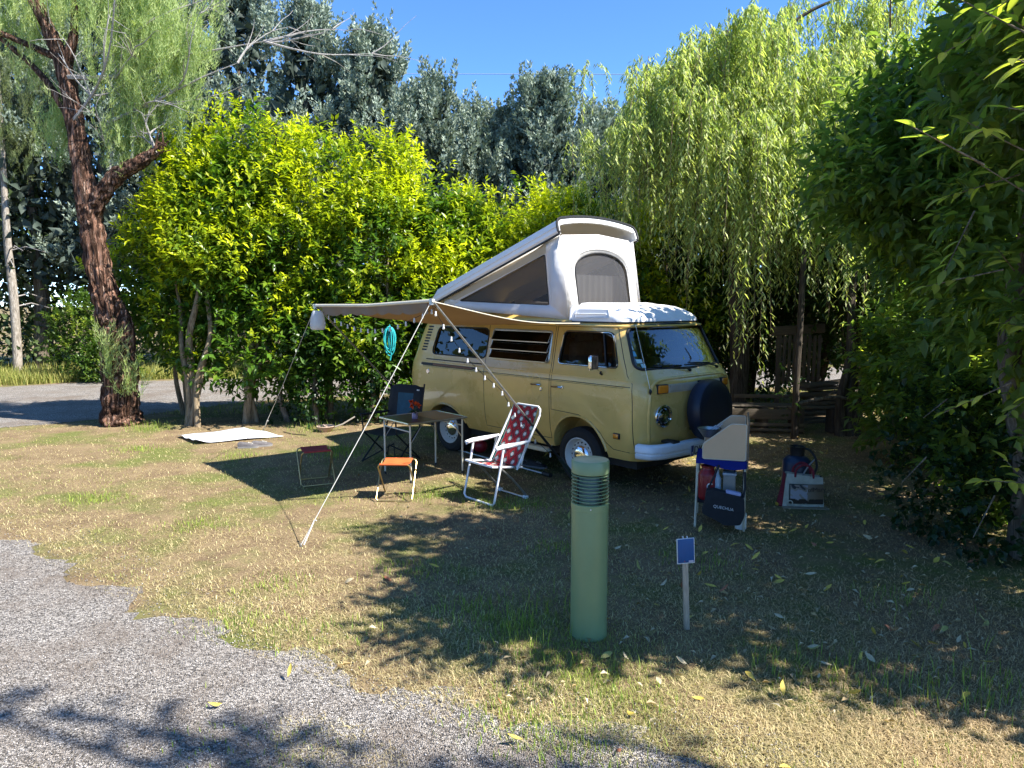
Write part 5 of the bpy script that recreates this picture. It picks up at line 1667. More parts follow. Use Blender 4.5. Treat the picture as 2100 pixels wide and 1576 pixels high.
# ---------------- dark grove right of the van
GROVE = [(3.9, 14.6, 4.6, 1.15, .3, 'shaded tree left of the slatted gate in the grove'), (5.1, 14.9, 4.9, 1.2, .5, 'shaded tree behind the slatted gate'), (6.3, 14.7, 5.0, 1.25, .9, 'shaded tree right of the timber pile'), (7.4, 13.4, 5.0, 1.3, 1.3, 'shaded tree at the far end of the right hedge'), (6.0, 12.3, 4.6, 1.0, 2.1, 'slender stemmed tree arching over the timber pile')]
for k, (x, y, h, r, z0, lab) in enumerate(GROVE):
    root = tag(empty('grove_tree', (x, y, 0)), lab, 'tree', 'shaded trees right of the van')
    hh = h - z0
    bl = [(rnd.uniform(-.2, .2), rnd.uniform(-.2, .2), z0 + hh * f, r, r * .9, hh * .28) for f in (.15, .45, .75, .95)]
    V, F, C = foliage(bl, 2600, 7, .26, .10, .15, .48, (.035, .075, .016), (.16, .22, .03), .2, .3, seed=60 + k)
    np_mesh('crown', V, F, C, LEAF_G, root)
    stems(root, (0, 0, 0), [(rnd.uniform(-.7, .7), rnd.uniform(-.3, .3), h * rnd.uniform(.6, .8)) for j in range(5)], .045, BARK_DARK, 'trunk', seed=70 + k, wob=.14)
# slim trunks in front of the grove
tk = tag(empty('slim_trunk', (4.24, 10.5, 0)), 'single slim straight trunk beside the pallet bench', 'tree')
mb = MB(); trunk(mb, [(0, 0, -.05), (.0, .02, .9), (.03, .05, 1.8), (.02, .0, 2.8), (.1, .1, 3.8)], [.055, .05, .045, .04, .03], 10, 5, .05, 3); mb.build('trunk', BARK_DARK, tk, 60)
V, F, C = foliage([(-.08, .0, .6, .10, .1, .7), (0, .1, 3.6, .5, .5, .5)], 160, 6, .1, .05, .08, .7, (.03, .07, .015), (.1, .15, .03), .2, .2, seed=81)
np_mesh('crown', V, F, C, LEAF_G, tk)
tk = tag(empty('forked_tree', (5.12, 10.75, 0)), 'small tree with four stems forking from one stump', 'tree')
for k, pts in enumerate((((-.08, 0, -.05), (-.1, 0, .6), (.0, 0, 1.2), (-.02, .05, 2.2), (-.12, .1, 3.3)), ((.02, 0, -.05), (.05, .02, .55), (.06, .05, 1.2), (.05, .1, 2.2), (.2, .2, 3.2)), ((.12, 0, -.05), (.18, 0, .5), (.30, .02, 1.0), (.45, .1, 1.9), (.45, .2, 3.0)), ((.2, .02, .4), (.34, .0, .85), (.62, .05, 1.3), (.75, .1, 2.2), (.80, .1, 3.1)))):
    mb = MB(); trunk(mb, pts, [.085, .07, .055, .045, .03], 10, 5, .06, k); mb.build('trunk', BARK_DARK, tk, 60)
V, F, C = foliage([(.2, .2, 3.5, 1.0, .9, .6), (.9, .3, 3.3, .6, .6, .5)], 700, 7, .22, .07, .11, .45, (.035, .08, .016), (.2, .26, .03), .3, .3, seed=83)
np_mesh('crown', V, F, C, LEAF_G, tk)
fb = tag(empty('fallen_branch', (4.27, 10.55, 0)), 'dead branch propped between the slim trunk and the stump', 'branch')
mb = MB(); trunk(mb, [(0, 0, .52), (.3, .02, .58), (.62, .05, .62), (.9, .12, .55), (1.1, .2, .5)], [.028, .03, .026, .024, .015], 8, 4, .08, 2); mb.build('limb', BARK_GREY, fb, 60)
MB().tube([(.4, .03, .59), (.5, -.1, .72), (.55, -.14, .85)], [.012, .008, .004], 6).build('twig', BARK_GREY, fb)

# ---------------- big hedge on the right
MAT_R, YNG_R = (.135, .21, .055), (.42, .46, .08)
RIGHT = [
    ((4.15, 5.50), [(4.15, 5.0, 2.6, 1.0, .85, 1.75), (4.45, 5.9, 1.0, .75, .6, .95), (3.8, 4.4, 4.2, 1.0, 1.0, 1.0), (2.9, 3.35, 3.5, .75, .6, .5), (4.6, 3.9, 3.2, 1.1, 1.2, 2.4), (3.25, 4.3, 3.4, .7, .7, .6), (5.4, 2.95, 3.0, 1.1, .75, 2.2), (4.0, 3.4, 4.2, 1.0, .8, .9)], 6600, 'big leafy shrub nearest the camera overhanging from the right'),
    ((5.0, 6.9), [(4.95, 6.9, 1.55, .95, 1.0, 1.45), (4.25, 6.6, 3.35, 1.4, 1.1, 1.15), (3.4, 6.3, 3.2, .7, .7, .7), (4.65, 5.9, 4.6, .85, .7, .7)], 5200, 'dense dark green shrub second along the right hedge'),
    ((5.7, 8.6), [(5.65, 8.6, 1.3, 1.05, 1.15, 1.3)], 2600, 'bushy green shrub third along the right hedge'),
    ((6.7, 10.6), [(6.6, 10.7, 1.5, 1.2, 1.25, 1.5)], 2200, 'shaded shrub farthest along the right hedge'),
]
RROOT = []
for k, ((bx, by), bl, nt_, lab) in enumerate(RIGHT):
    root = tag(empty('right_hedge_shrub', (bx, by, 0)), lab, 'shrub', 'shrubs of the right hand hedge')
    RROOT.append(root)
    bl = [(a - bx, b - by, c, d, e, f) for a, b, c, d, e, f in bl]
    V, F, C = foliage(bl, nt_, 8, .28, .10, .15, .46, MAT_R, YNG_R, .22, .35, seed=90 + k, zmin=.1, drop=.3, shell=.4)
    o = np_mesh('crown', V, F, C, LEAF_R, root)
    if k == 0:
        mb = MB(); trunk(mb, [(0, 0, -.05), (-.02, .02, .45), (-.10, .0, .9), (-.35, -.1, 1.6), (-.45, -.3, 2.4), (-.6, -.9, 3.6)], [.16, .13, .10, .085, .07, .04], 14, 5, .10, 1); mb.build('trunk', BARK_GREY, root, 60)
        mb = MB(); trunk(mb, [(.05, .0, .4), (.1, -.2, 1.2), (.0, -.5, 2.2), (-.3, -1.0, 3.2)], [.08, .06, .05, .03], 10, 5, .08, 2); mb.build('trunk', BARK_GREY, root, 60)
        mb = MB(); trunk(mb, [(-.4, -.3, 2.3), (-.9, -1.0, 2.9), (-1.5, -1.8, 3.3), (-2.1, -2.3, 3.45)], [.05, .04, .028, .012], 8, 5, .05, 2); mb.build('limb', BARK_GREY, root, 60)
        V, F, C = foliage([(-.2, -.15, .5, .45, .4, .6), (.1, .1, .9, .5, .4, .6), (-.35, .6, .7, .5, .5, .8)], 700, 6, .13, .05, .075, .8, (.022, .05, .014), (.07, .11, .03), .2, .1, seed=99)
        np_mesh('ivy', V, F, C, LEAF_G, root)
    else:
        stems(root, (0, 0, 0), [(rnd.uniform(-.6, .3), rnd.uniform(-.4, .4), 3.0) for j in range(3)], .06, BARK_GREY, 'trunk', seed=k)

# the largest leaves, each one a piece of its own
def big_leaf_mesh(name, seed, bend):
    q = random.Random(seed)
    L_, W_ = 1.0, .40
    xs = [0, .12, .3, .5, .7, .87, 1.0]
    wd = [.02, .20, .42, .50, .40, .20, 0]
    V, Fc = [], []
    for x, w in zip(xs, wd):
        z = -bend * x * x
        V += [(x, w * W_, z + .16 * w), (x, 0, z), (x, -w * W_, z + .16 * w)]
    for i in range(len(xs) - 1):
        a = i * 3
        Fc += [(a, a + 3, a + 4, a + 1), (a + 1, a + 4, a + 5, a + 2)]
    me = bpy.data.meshes.new(name)
    me.from_pydata(V, [], Fc)
    at = me.attributes.new('Col', 'FLOAT_COLOR', 'POINT')
    t = q.random()
    base = np.array((.17, .24, .055)) * (1 - t) + np.array((.46, .50, .09)) * t
    c = np.ones((len(V), 4), np.float32)
    for i in range(len(V)): c[i, :3] = base * (1.25 if i % 3 == 1 else 1) * q.uniform(.92, 1.08)
    at.data.foreach_set('color', c.ravel())
    me.shade_smooth()
    me.materials.append(LEAF_R)
    return me
BL = [big_leaf_mesh('leaf', s, b) for s, b in ((1, .1), (2, .25), (5, .35), (8, .15), (11, .3), (13, .05))]
q = random.Random(4)
cnt = 0
r0 = RROOT[0]
twigs = []
for k in range(46):   # shoots reaching towards the path, given by height and reach
    u = q.random()
    if k < 20: c = Vector((q.uniform(1.75, 3.2), q.uniform(2.7, 3.7), q.uniform(2.5, 3.5)))
    elif k < 34: c = Vector((q.uniform(2.6, 3.4), q.uniform(3.6, 4.6), q.uniform(1.9, 3.0)))
    else: c = Vector((q.uniform(2.75, 3.5), q.uniform(4.1, 4.8), q.uniform(.75, 1.9)))
    if c.x / c.y < .45: c.x = .45 * c.y + q.uniform(0, .3)
    d = Vector((q.uniform(-1, -.1), q.uniform(-.8, .3), q.uniform(-.45, .35))).normalized()
    twigs.append((c, d, q.choice((6, 7, 8)), q.choice((0, 0, 0, 2, 3, 4))))
for c, d, n, kind in twigs:
    base = c - Vector((4.15, 5.5, 0))
    ln = .30
    tw = MB().tube([base - d * .15, base, base + d * ln], [.005, .004, .002], 5).build('twig', BARK_GREY, r0)
    sd = d.orthogonal().normalized()
    for j in range(n):
        if cnt >= 300: break
        cnt += 1
        p = base + d * ln * (j + .6) / n
        s = (1 if j % 2 else -1)
        horiz = d.cross(Vector((0, 0, 1))).normalized()
        ld = (d * .6 + horiz * s * .9 + Vector((q.uniform(-.2, .2), q.uniform(-.2, .2), q.uniform(-.45, .1)))).normalized()
        if j == n - 1: ld = d
        o = bpy.data.objects.new('leaf', BL[(kind + q.choice((0, 0, 0, 1))) % 6])
        COL.objects.link(o)
        o.parent = r0
        up = (Vector((0, 0, 1)) + Vector((q.uniform(-.4, .4), q.uniform(-.5, .1), 0))).normalized()
        yx = up.cross(ld).normalized(); zx = ld.cross(yx)
        mt = Matrix((ld, yx, zx)).transposed().to_4x4()
        o.matrix_local = Matrix.Translation(p) @ mt @ Matrix.Scale(q.uniform(.085, .125), 4)

# ---------------- willow
wl = tag(empty('weeping_willow', (4.0, 12.6, 0)), 'weeping willow with long hanging strands behind the van', 'tree')
mb = MB(); WT = trunk(mb, [(0, 0, -.05), (.05, 0, 1.2), (-.1, -.1, 2.6), (-.3, -.2, 4.0), (-.5, -.3, 5.2)], [.19, .16, .13, .10, .05], 14, 5, .1, 4); mb.build('trunk', BARK_DARK, wl, 60)
limbs = []
q = random.Random(12)
LIM = [((-.2, -.2, 3.6), (-1.75, -.9, 4.9)), ((-.3, -.2, 4.0), (-1.45, -1.0, 5.7)), ((-.3, -.2, 4.2), (-.7, -1.2, 6.15)), ((-.4, -.3, 4.8), (-.3, -.6, 6.3)), ((-.3, -.2, 4.2), (1.0, -.9, 6.0)), ((-.2, -.2, 3.4), (1.4, -1.1, 5.0)), ((-.3, -.2, 3.8), (-1.2, -1.5, 5.2)), ((-.3, -.2, 3.8), (.3, -1.7, 5.3)), ((-.5, -.3, 5.0), (-1.1, -.2, 6.0)), ((-.3, -.2, 3.4), (-.4, -2.0, 4.6)), ((-.2, -.2, 3.2), (.8, -1.9, 4.4)), ((-.5, -.3, 5.2), (1.6, -.4, 7.0))]
for a, b in LIM:
    a, b = Vector(a), Vector(b)
    m1 = a.lerp(b, .5) + Vector((0, 0, .45)); e = b + Vector(((b.x - a.x) * .18, (b.y - a.y) * .2, -.35))
    mb = MB(); P = trunk(mb, [a, m1, b, e], [.045, .03, .018, .008], 8, 6, .05, 3); mb.build('limb', BARK_DARK, wl, 60)
    limbs.append(P)
def strands():
    parts = []
    S, LEN = [], []
    for P in limbs:
        m = len(P)
        for k in range(225):
            i = min(m - 1, int(m * (.25 + .75 * q.random() ** .7)))
            if k % 5 == 0:
                hub = P[i] + Vector((q.gauss(0, .40), q.gauss(0, .40), q.uniform(-.15, .2))); hl = q.uniform(.7, 2.5)
            p = hub + Vector((q.gauss(0, .07), q.gauss(0, .07), q.uniform(-.1, .1)))
            S.append(p); LEN.append(hl * q.uniform(.6, 1.1))
    for k in range(26):   # the long curtain beside the windshield
        S.append(Vector((-.55 + q.gauss(0, .14), -2.15 + q.gauss(0, .14), 3.4 + q.uniform(-.6, .3)))); LEN.append(q.uniform(1.2, 2.45))
    for k in range(120):
        S.append(Vector((q.uniform(-1.6, 1.3), -2.0 + q.uniform(-.3, .4), q.uniform(3.2, 4.3)))); LEN.append(q.uniform(.6, 1.6))
    S = np.array([tuple(s) for s in S]); LEN = np.array(LEN)
    n = len(S)
    per = 36
    t = (np.arange(per) + .3) / per
    a = RG.random(n) * 2 * PI
    out = np.stack([np.cos(a), np.sin(a), np.zeros(n)], 1) * RG.uniform(.05, .35, (n, 1))
    t3 = t[None, :, None]
    Q = S[:, None] + out[:, None] * (1 - np.exp(-3 * t3)) + np.array([0, 0, -1.]) * (LEN[:, None, None] * (t3 ** 1.25)) + np.array([0, 0, .12]) * np.sin(t3 * 3)
    Q = Q + RG.normal(size=Q.shape) * .012
    m = n * per
    aa = RG.random(m) * 2 * PI
    D = np.stack([np.cos(aa) * .62, np.sin(aa) * .62, -RG.uniform(.35, 1.0, m)], 1)
    N = nrm(np.stack([np.cos(aa), np.sin(aa), np.full(m, .7)], 1) + rdir(m) * .4)
    C = lerp3((.15, .22, .065), (.66, .69, .27), np.clip(RG.normal(.4, .28, m), 0, 1)) * RG.uniform(.75, 1.2, (m, 1))
    L = RG.uniform(.085, .15, m)
    return leaves(Q.reshape(-1, 3), D, N, L, L * RG.uniform(.17, .24, m), C, fold=.2, droop=.1), S, LEN, out
(V, F, C), S, LEN, OUT = strands()
np_mesh('crown', V, F, C, LEAF_W, wl)
ww = MB()
for i in range(0, len(S), 4):
    s, o_, l_ = Vector(S[i]), Vector(OUT[i]), LEN[i]
    ww.tube([s, s + o_ * .78 + Vector((0, 0, -l_ * .4 + .1)), s + o_ * .95 + Vector((0, 0, -l_))], [.005, .004, .002], 4)
tag(ww.build('sprays', BARK_PALE, wl, 0), kind='stuff')

# ---------------- blue green cypresses behind
CYP = [(-16.9, 22.6, 12.4, 2.3), (-14.6, 22.0, 11.0, 2.1), (-12.5, 22.3, 11.8, 2.2), (-10.3, 22.2, 12.0, 2.2), (-8.0, 21.8, 12.0, 2.1), (-5.7, 20.6, 10.6, 1.95), (-3.85, 20.2, 9.6, 1.85), (-2.2, 20.4, 8.4, 1.65), (-.9, 20.8, 7.8, 1.5), (.1, 21.2, 7.8, 1.25), (1.0, 20.2, 8.5, 1.55), (2.3, 20.8, 7.5, 1.6), (3.8, 20.8, 7.4, 1.6)]
LBL = ['grey green cypress farthest beyond the lane', 'grey green cypress behind the pale pine trunks', 'cypress showing left of the old trunk', 'cypress behind the feathery foliage', 'tall cypress behind the bare grey twigs', 'tall blue green cypress where the sky begins', 'blue green cypress with two pointed tips against the sky', 'blue green cypress sloping down beside the sky gap', 'short slim cypress in the sky gap', 'slim cypress tip in the middle of the row', 'dark pointed cypress standing alone left of the willow', 'cypress half hidden by the willow', 'cypress hidden behind the willow crown']
for k, (x, y, h, r) in enumerate(CYP):
    root = tag(empty('cypress', (x, y, 0)), LBL[k], 'tree', 'cypresses behind the hedge')
    mb = MB(); trunk(mb, [(0, 0, -.05), (.1, 0, h * .3), (-.05, 0, h * .6), (0, 0, h * .92)], [.2, .16, .1, .02], 8, 5, .08, k); mb.build('trunk', BARK_GREY, root, 60)
    lo = 2.6 if x < -9.5 else 1.0
    nb, npl, per = 105, 10, 34
    fb = RG.random(nb) ** .85
    zb = lo + (h - lo - 1.0) * fb
    ab = np.arange(nb) * 2.4 + RG.normal(size=nb) * .4
    rb = r * np.interp(fb, [0, .15, .45, .75, .92, 1], [.85, 1.05, 1.0, .74, .42, .12]) * RG.uniform(.65, 1.2, nb)
    el = np.minimum(1.2, .45 + .7 * fb + RG.normal(size=nb) * .13)                      # branches rise more steeply towards the tip
    bd = np.stack([np.cos(ab) * np.cos(el), np.sin(ab) * np.cos(el), np.sin(el)], 1)
    n = nb * npl
    tt = RG.uniform(.35, 1.0, (nb, npl))
    P = (np.stack([np.zeros(nb), np.zeros(nb), zb], 1)[:, None] + bd[:, None] * (rb[:, None] * tt / np.cos(el)[:, None] ** .5)[..., None] + RG.normal(size=(nb, npl, 3)) * .13).reshape(n, 3)
    ax = nrm(np.repeat(bd, npl, 0) * .8 + np.array([[0, 0, .55]]) + rdir(n) * .33)
    pl = RG.uniform(.32, .72, n)
    t = RG.random((n, per))
    wv = nrm(RG.normal(size=(n, per, 3))); wv = nrm(wv - ax[:, None] * (wv * ax[:, None]).sum(-1, keepdims=True))
    rad = .085 * np.minimum(1, (1 - t) * 2.2 + .12)
    Q = P[:, None] + ax[:, None] * (t * pl[:, None])[..., None] + wv * (rad * RG.random((n, per)) ** .35)[..., None]
    D = nrm(ax[:, None] * .8 + wv * .75 + np.array([0, 0, .15]))
    m = n * per
    cl = np.repeat(RG.uniform(0, 1, n), per)
    C = lerp3((.07, .10, .07), (.36, .42, .32), np.clip(cl * .45 + t.reshape(-1) * .35 + RG.random(m) * .2, 0, 1))  # tips lighter, bases darker: lit tips and shaded gaps put into the colour
    V, F, C = needles(Q.reshape(-1, 3), D.reshape(-1, 3), RG.uniform(.07, .13, m), RG.uniform(.05, .085, m), C)
    ni = 1500   # dense inner core, coloured dark to stand for shade inside the crown
    fi = RG.random(ni); ai = RG.random(ni) * 2 * PI
    ri = r * np.interp(fi, [0, .15, .45, .75, .92, 1], [.7, .8, .78, .5, .25, .05]) * RG.random(ni) ** .5
    Pi = np.stack([np.cos(ai) * ri, np.sin(ai) * ri, lo + (h - lo - .6) * fi], 1)
    Li = RG.uniform(.25, .5, ni)
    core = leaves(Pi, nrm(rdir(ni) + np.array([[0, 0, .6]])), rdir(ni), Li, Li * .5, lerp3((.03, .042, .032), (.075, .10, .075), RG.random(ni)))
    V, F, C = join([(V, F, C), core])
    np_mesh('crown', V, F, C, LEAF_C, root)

# ---------------- old tree with red bark on the left
ot = tag(empty('old_tree', (-6.6, 11.8, 0)), 'old leaning tree with furrowed red brown bark beside the lane', 'tree')
mb = MB()
trunk(mb, [(.05, 0, -.1), (.02, 0, .25), (.05, 0, .9), (.02, 0, 1.5), (-.02, 0, 1.85), (-.18, 0, 2.5), (-.26, .02, 3.2), (-.30, .02, 3.6)], [.34, .275, .25, .24, .225, .185, .17, .18], 72, 22, .09, 1, 9, .16)
mb.build('trunk', BARK_RED, ot, 60)
mb = MB(); trunk(mb, [(.15, -.04, .2), (.20, -.05, .9), (.22, -.06, 1.6), (.20, -.03, 1.9)], [.16, .15, .13, .06], 48, 16, .10, 5, 7, .2); mb.build('burl', BARK_RED, ot, 60)
LMB = [[(-.30, .02, 3.5), (-.36, .02, 4.2), (-.46, .05, 5.0), (-.58, .05, 5.8), (-.85, .0, 6.6), (-1.2, 0, 7.4)], [(-.28, .0, 3.45), (-.05, -.05, 3.75), (.25, -.1, 4.05), (.62, -.12, 4.25), (.92, -.12, 4.42)], [(-.55, .05, 5.7), (-.35, .05, 6.4), (-.30, .0, 7.4)], [(-.45, .05, 4.9), (-1.0, .1, 5.7), (-1.8, .2, 6.4), (-2.4, .3, 6.9)], [(-.6, .05, 5.9), (-1.3, .1, 6.2), (-2.0, 0, 6.5)]]
LR = [[.17, .15, .135, .12, .09, .06], [.15, .13, .12, .105, .075], [.08, .06, .03], [.07, .05, .035, .02], [.06, .045, .03]]
for k in range(7):
    a_ = k * .9
    MB().tube([(.84 + .02 * math.sin(a_), -.12 + .06 * math.cos(a_), 4.36 + .05 * math.sin(a_)), (1.0 + .05 * math.sin(a_ * 3), -.12 + .08 * math.cos(a_), 4.5 + .07 * math.sin(a_)), (1.08 + .08 * math.sin(a_ * 5), -.12 + .1 * math.cos(a_), 4.62 + .16 * math.sin(a_ * 2))], [.03, .022, .004], 6).build('splinter', BARK_RED, ot)
for k, (p, r_) in enumerate(zip(LMB, LR)):
    mb = MB(); trunk(mb, p, r_, 40 if k < 2 else 14, 20 if k < 2 else 7, .09, k + 2, 7, .16); mb.build('limb', BARK_RED, ot, 60)
# grey bare twigs
GT = M_bark('grey_twig', (.52, .49, .45), (.36, .33, .30), 20, 4, .3)
q = random.Random(21)
def twig(p, d, ln, r, depth, out):
    pts = [Vector(p)]
    dd = Vector(d).normalized()
    for k in range(4):
        dd = (dd + Vector((q.gauss(0, .16), q.gauss(0, .16), q.gauss(0, .16)))).normalized()
        pts.append(pts[-1] + dd * ln / 4)
    out.append((pts, r))
    if depth:
        for k in range(3 + depth):
            i = q.randint(1, 4)
            nd = (dd + Vector((q.gauss(0, .6), q.gauss(0, .6), q.gauss(.15, .5)))).normalized()
            twig(pts[i], nd, ln * q.uniform(.35, .6), r * .5, depth - 1, out)
for p, d, ln, r_, nm in (((-.52, -.02, 5.6), (1, -.12, .16), 3.2, .042, 1), ((-.44, -.05, 4.9), (1, -.2, .55), 2.2, .03, 1), ((.15, -.05, 4.9), (1, -.1, .22), 2.3, .035, 1), ((-.2, 0, 5.9), (1, .0, .25), 2.6, .03, 1), ((.92, -.12, 4.35), (.1, 0, 1), .7, .03, 1), ((.5, -.1, 4.2), (.0, 0, 1), 1.6, .022, 1), ((.1, -.05, 3.95), (-.05, .1, 1), 1.7, .02, 1), ((.7, 0, 5.6), (1, .1, .5), 1.6, .02, 1)):
    out = []
    twig(p, d, ln, r_, 2, out)
    mb = MB()
    for pts, rr_ in out: mb.tube(smooth_path(pts, 2), [max(.003, rr_ * (1 - .85 * i / 8)) for i in range(9)], 5)
    tag(mb.build('bare_twigs', GT, ot, 60), kind='stuff')
def feathers(blobs, n, seed, base):
    P, d, r, bi = pick(blobs, n, .5, seed)
    keep = pn(P, 1.6, seed) + RG.normal(size=n) * .3 > -.35
    P = P[keep]; n = len(P)
    ax = nrm(np.array([[.18, 0, 1.0]]) + rdir(n) * .4)
    per = 46
    t = RG.random((n, per)); ln = RG.uniform(.3, .75, n)
    Q = P[:, None] + ax[:, None] * (t * ln[:, None])[..., None] + RG.normal(size=(n, per, 3)) * .02
    D = nrm(ax[:, None] + RG.normal(size=(n, per, 3)) * .4)
    m = n * per
    C = lerp3((.20, .29, .10), (.52, .58, .25), np.repeat(RG.random(n), per) * .6 + RG.random(m) * .4)
    L = RG.uniform(.08, .17, m)
    return needles(Q.reshape(-1, 3), D.reshape(-1, 3), L, RG.uniform(.007, .013, m), C)
V, F, C = feathers([(.55, .1, 5.2, .75, .6, .8), (1.15, .1, 5.7, .7, .6, .7), (.2, .2, 6.4, .9, .7, .8), (1.1, .1, 6.7, .9, .6, .7), (.35, .1, 4.4, .45, .4, .5), (1.3, .0, 4.9, .45, .4, .5), (-1.3, .3, 6.6, 1.0, .7, .7), (-.9, .3, 4.6, .35, .3, .6), (-1.0, .2, 5.6, .4, .3, .5)], 1500, 31, ot)
np_mesh('crown', V, F, C, LEAF_T, ot)
V, F, C = feathers([(.05, -.33, 1.0, .10, .06, .35), (.35, -.33, .55, .2, .1, .1)], 34, 33, ot)
np_mesh('foliage', V, F, C, LEAF_T, ot)

# ---------------- far left: pines, bush
for k, (x, y, h, lab) in enumerate(((-14.4, 20.6, 8.5, 'pale barked pine trunk beside the lane at the left edge'), (-14.9, 22.8, 9, 'second pale pine trunk a little farther back'))):
    pt = tag(empty('pine_tree', (x, y, 0)), lab, 'tree', 'pines beyond the lane')
    mb = MB(); trunk(mb, [(0, 0, -.05), (.05, 0, 2), (.0, 0, 4), (.1, 0, h)], [.13, .115, .10, .05], 12, 6, .07, k); mb.build('trunk', BARK_PINE, pt, 60)
    V, F, C = feathers([(0, 0, 6.5, 1.8, 1.5, 1.5), (0, 0, 8, 1.5, 1.2, 1.0)], 500, 51 + k, pt)
    np_mesh('crown', V, F, C * .45, LEAF_T, pt)
    q = random.Random(60 + k)
    for j in range(9):
        a = q.random() * 6.28; z = q.uniform(.9, 4.2)
        mb = MB().tube([(0, 0, z), (.5 * math.cos(a), .5 * math.sin(a), z + .12), (1.1 * math.cos(a), 1.1 * math.sin(a), z - .05)], [.02, .014, .006], 5); mb.build('dead_branch', GT, pt, 60)
for k, (x, y, h, r, lab) in enumerate(((-11.35, 18.7, 2.2, .95, 'sunny green bush at the far side of the lane'), (-10.5, 18.3, 1.0, .75, 'low bright bush right beside the old trunk'))):
    bs = tag(empty('roadside_bush', (x, y, 0)), lab, 'bush')
    V, F, C = foliage([(0, 0, h * .45, r, r * .8, h * .5), (.2, 0, h * .8, r * .6, r * .6, h * .25)], 700, 7, .22, .07, .11, .5, (.07, .13, .02), (.34, .40, .05), .45, .4, seed=110 + k)
    np_mesh('crown', V, F, C, LEAF_G, bs)
    stems(bs, (0, 0, 0), [(rnd.uniform(-.4, .4), 0, h * .7) for j in range(3)], .03, BARK_GREY, seed=k)
# understorey and wood closing the view
def wood():
    n = 10500
    th = np.where(RG.random(n) < .7, RG.uniform(-.8, .8, n), RG.uniform(-PI, PI, n))   # bearing from straight ahead
    rad = np.interp(th, [-PI, -1.6, -.95, -.62, -.45, .3, 1.2, 2.0, PI], [24, 24, 25, 25.5, 26, 26, 27, 28, 24]) + RG.gamma(2, 1.1, n)
    x, y = np.sin(th) * rad, np.cos(th) * rad
    z = RG.random(n) ** .9 * (6.8 + 1.4 * np.sin(th * 14) + .8 * np.sin(th * 37))
    P = np.stack([x, y, z], 1)
    per = 9
    Q = P[:, None] + RG.normal(size=(n, per, 3)) * .45
    m = n * per
    C = lerp3((.03, .055, .018), (.10, .14, .045), np.repeat(RG.random(n), per)) * RG.uniform(.7, 1.3, (m, 1))
    L = RG.uniform(.13, .28, m) * np.repeat(np.where(np.abs(th) < .85, 1, 2.2), per)
    return leaves(Q.reshape(-1, 3), rdir(m), rdir(m), L, L * .6, C)
V, F, C = wood()
tag(np_mesh('far_wood', V, F, C, LEAF_D), 'dark mass of woodland beyond the lane', 'wood', kind='stuff')

# ---------------- tree behind the path whose sparse shade falls on the gravel
bt = tag(empty('roadside_tree', (8.6, -1.6, 0)), 'sparse tree beside the path out of view', 'tree')
mb = MB(); trunk(mb, [(0, 0, -.05), (-.2, .2, 2), (-.5, .6, 4.5), (-1.4, 1.2, 6.5)], [.2, .17, .13, .06], 10, 5, .08, 3); mb.build('trunk', BARK_GREY, bt, 60)
TGT = [(-1.7, 3.15, 7.2), (-1.15, 3.0, 7.0), (-.75, 2.75, 7.4), (-2.6, 3.3, 7.2), (.0, 2.75, 6.6), (.75, 2.95, 6.4), (.65, 2.6, 6.6)]
cen = [(gx + .827 * h - 8.6, gy - .317 * h + 1.6, h) for gx, gy, h in TGT]
for c in cen:
    mb = MB(); trunk(mb, [(-1.0, .9, 5.6), Vector((-1.0, .9, 5.6)).lerp(Vector(c), .5) + Vector((0, 0, .2)), c, Vector(c) + Vector((-.5, .15, .05))], [.06, .04, .025, .012], 7, 5, .05, 1); mb.build('limb', BARK_GREY, bt, 60)
V, F, C = foliage([(x, y, z, .42, .16, .22) for x, y, z in cen], 170, 6, .2, .08, .12, .45, MAT_H, YNG_H, .2, .2, seed=130, shell=.5)
np_mesh('crown', V, F, C, LEAF_G, bt)

# ---------------- crumbled leaf litter
n = 2600
y = RG.uniform(3.2, 10.5, n); x = RG.uniform(-.4, 1, n) * np.minimum(4.6, .74 * y)
P = np.stack([x, y, RG.uniform(.012, .035, n)], 1)
P = P[RG.random(n) < np.clip(.25 + P[:, 0] * .35, .08, 1)]; n = len(P)
a = RG.random(n) * 2 * PI
D = np.stack([np.cos(a), np.sin(a), RG.normal(0, .25, n)], 1)
C = lerp3((.55, .47, .32), (.34, .22, .08), RG.random(n)) * RG.uniform(.7, 1.2, (n, 1))
L = RG.uniform(.02, .06, n)
V, F, C = leaves(P, D, nrm(np.array([[0, 0, 1.]]) + rdir(n) * .5), L, L * RG.uniform(.25, .5, n), C, fold=.8, droop=.25)
tag(np_mesh('leaf_litter', V, F, C, M_leaf('litter', .8, .15, .2)), 'crumbled dry leaf litter scattered under the right hedge', 'leaf litter', kind='stuff')

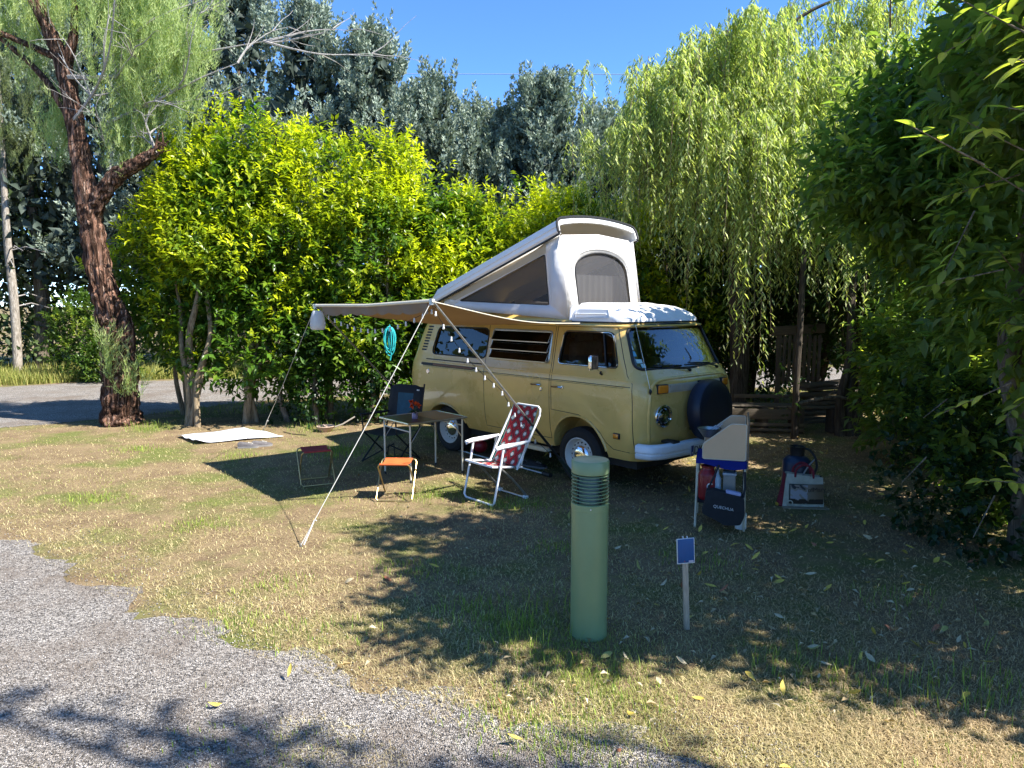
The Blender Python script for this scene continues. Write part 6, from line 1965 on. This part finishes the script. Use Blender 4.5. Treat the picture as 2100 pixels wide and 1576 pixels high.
# ---------------- fallen leaves, each one its own
FL = []
for nm, col in (('yellow', (.50, .37, .06)), ('pale', (.46, .38, .23)), ('russet', (.30, .11, .05)), ('olive', (.32, .29, .08))):
    mm_ = M('fallen_' + nm + '_leaf', col, .7, var=.2, scale=9)
    for b in (.55, -.45):
        me = big_leaf_mesh('fallen_leaf', 3, b).copy()
        me.materials.clear(); me.materials.append(mm_)
        FL.append((nm, me))
LOOK = {'yellow': 'curled yellow fallen leaf', 'pale': 'dry whitish fallen leaf', 'russet': 'russet brown fallen leaf', 'olive': 'dull olive fallen leaf'}
def leaf_zone(x, y):
    if inside(np.array([[x, y, 0.]]), NEAR_ROAD)[0]: return 'on the grey gravel road'
    if y < 3.75 and x > .2: return 'on the sunny strip before the bollard'
    if x < .2: return 'on the sunny lawn beside the awning' if y > 5.6 else 'on the lawn just before the gravel'
    if abs(x - 1.1) < .75 and abs(y - 4.3) < .8: return 'around the foot of the blue sign'
    if abs(x - .5) < .9 and y < 5.4: return 'in the shade behind the bollard'
    if y > 8.2: return 'under the trees beyond the shopping bag'
    if x > 2.45 and y > 5.9: return 'around the shopping bag'
    if y > 5.4: return 'around the camp kitchen stand'
    return 'in the deep shade of the right hedge' if x > 2.6 else 'between blue sign and right hedge'
q = random.Random(31)
spots = [(.05, 3.05, 'yellow'), (.48, 2.95, 'russet'), (-.05, 3.35, 'russet'), (1.15, 2.85, 'yellow'), (2.45, 2.78, 'russet'), (2.2, 4.1, 'yellow'), (-1.2, 3.6, 'yellow'), (-1.45, 3.35, 'yellow'), (-1.15, 4.95, 'pale'), (-.95, 5.05, 'russet'), (-.55, 5.2, 'yellow'), (.42, 3.95, 'pale'), (2.75, 2.7, 'pale'), (2.85, 2.62, 'yellow'), (.66, 3.8, 'pale')]
while len(spots) < 190:
    y = q.uniform(3.3, 10.0); x = q.uniform(.4, min(4.4, .72 * y))
    if q.random() < .12: x, y = q.uniform(-3.5, .4), q.uniform(3.4, 9.5)
    if q.random() > (.35 + .65 * min(1, x / 2.2)): continue
    if 1.7 < x < 2.2 and 6.1 < y < 6.8: continue
    spots.append((x, y, q.choices(('yellow', 'pale', 'russet', 'olive'), (.48, .22, .10, .20))[0]))
for x, y, nm in spots:
    me = q.choice([m for n_, m in FL if n_ == nm])
    o = bpy.data.objects.new('fallen_leaf', me)
    COL.objects.link(o)
    o.location = (x, y, .022 + q.uniform(0, .02))
    o.rotation_euler = (q.gauss(0, .45) + (PI if q.random() < .3 else 0), q.gauss(0, .3), q.uniform(0, 6.28))
    s = q.uniform(.05, .088)
    o.scale = (s, s * q.uniform(.8, 1.2), s)
    zone = leaf_zone(x, y)
    tag(o, LOOK[nm] + ' ' + zone, 'leaf', nm + ' fallen leaves ' + zone)
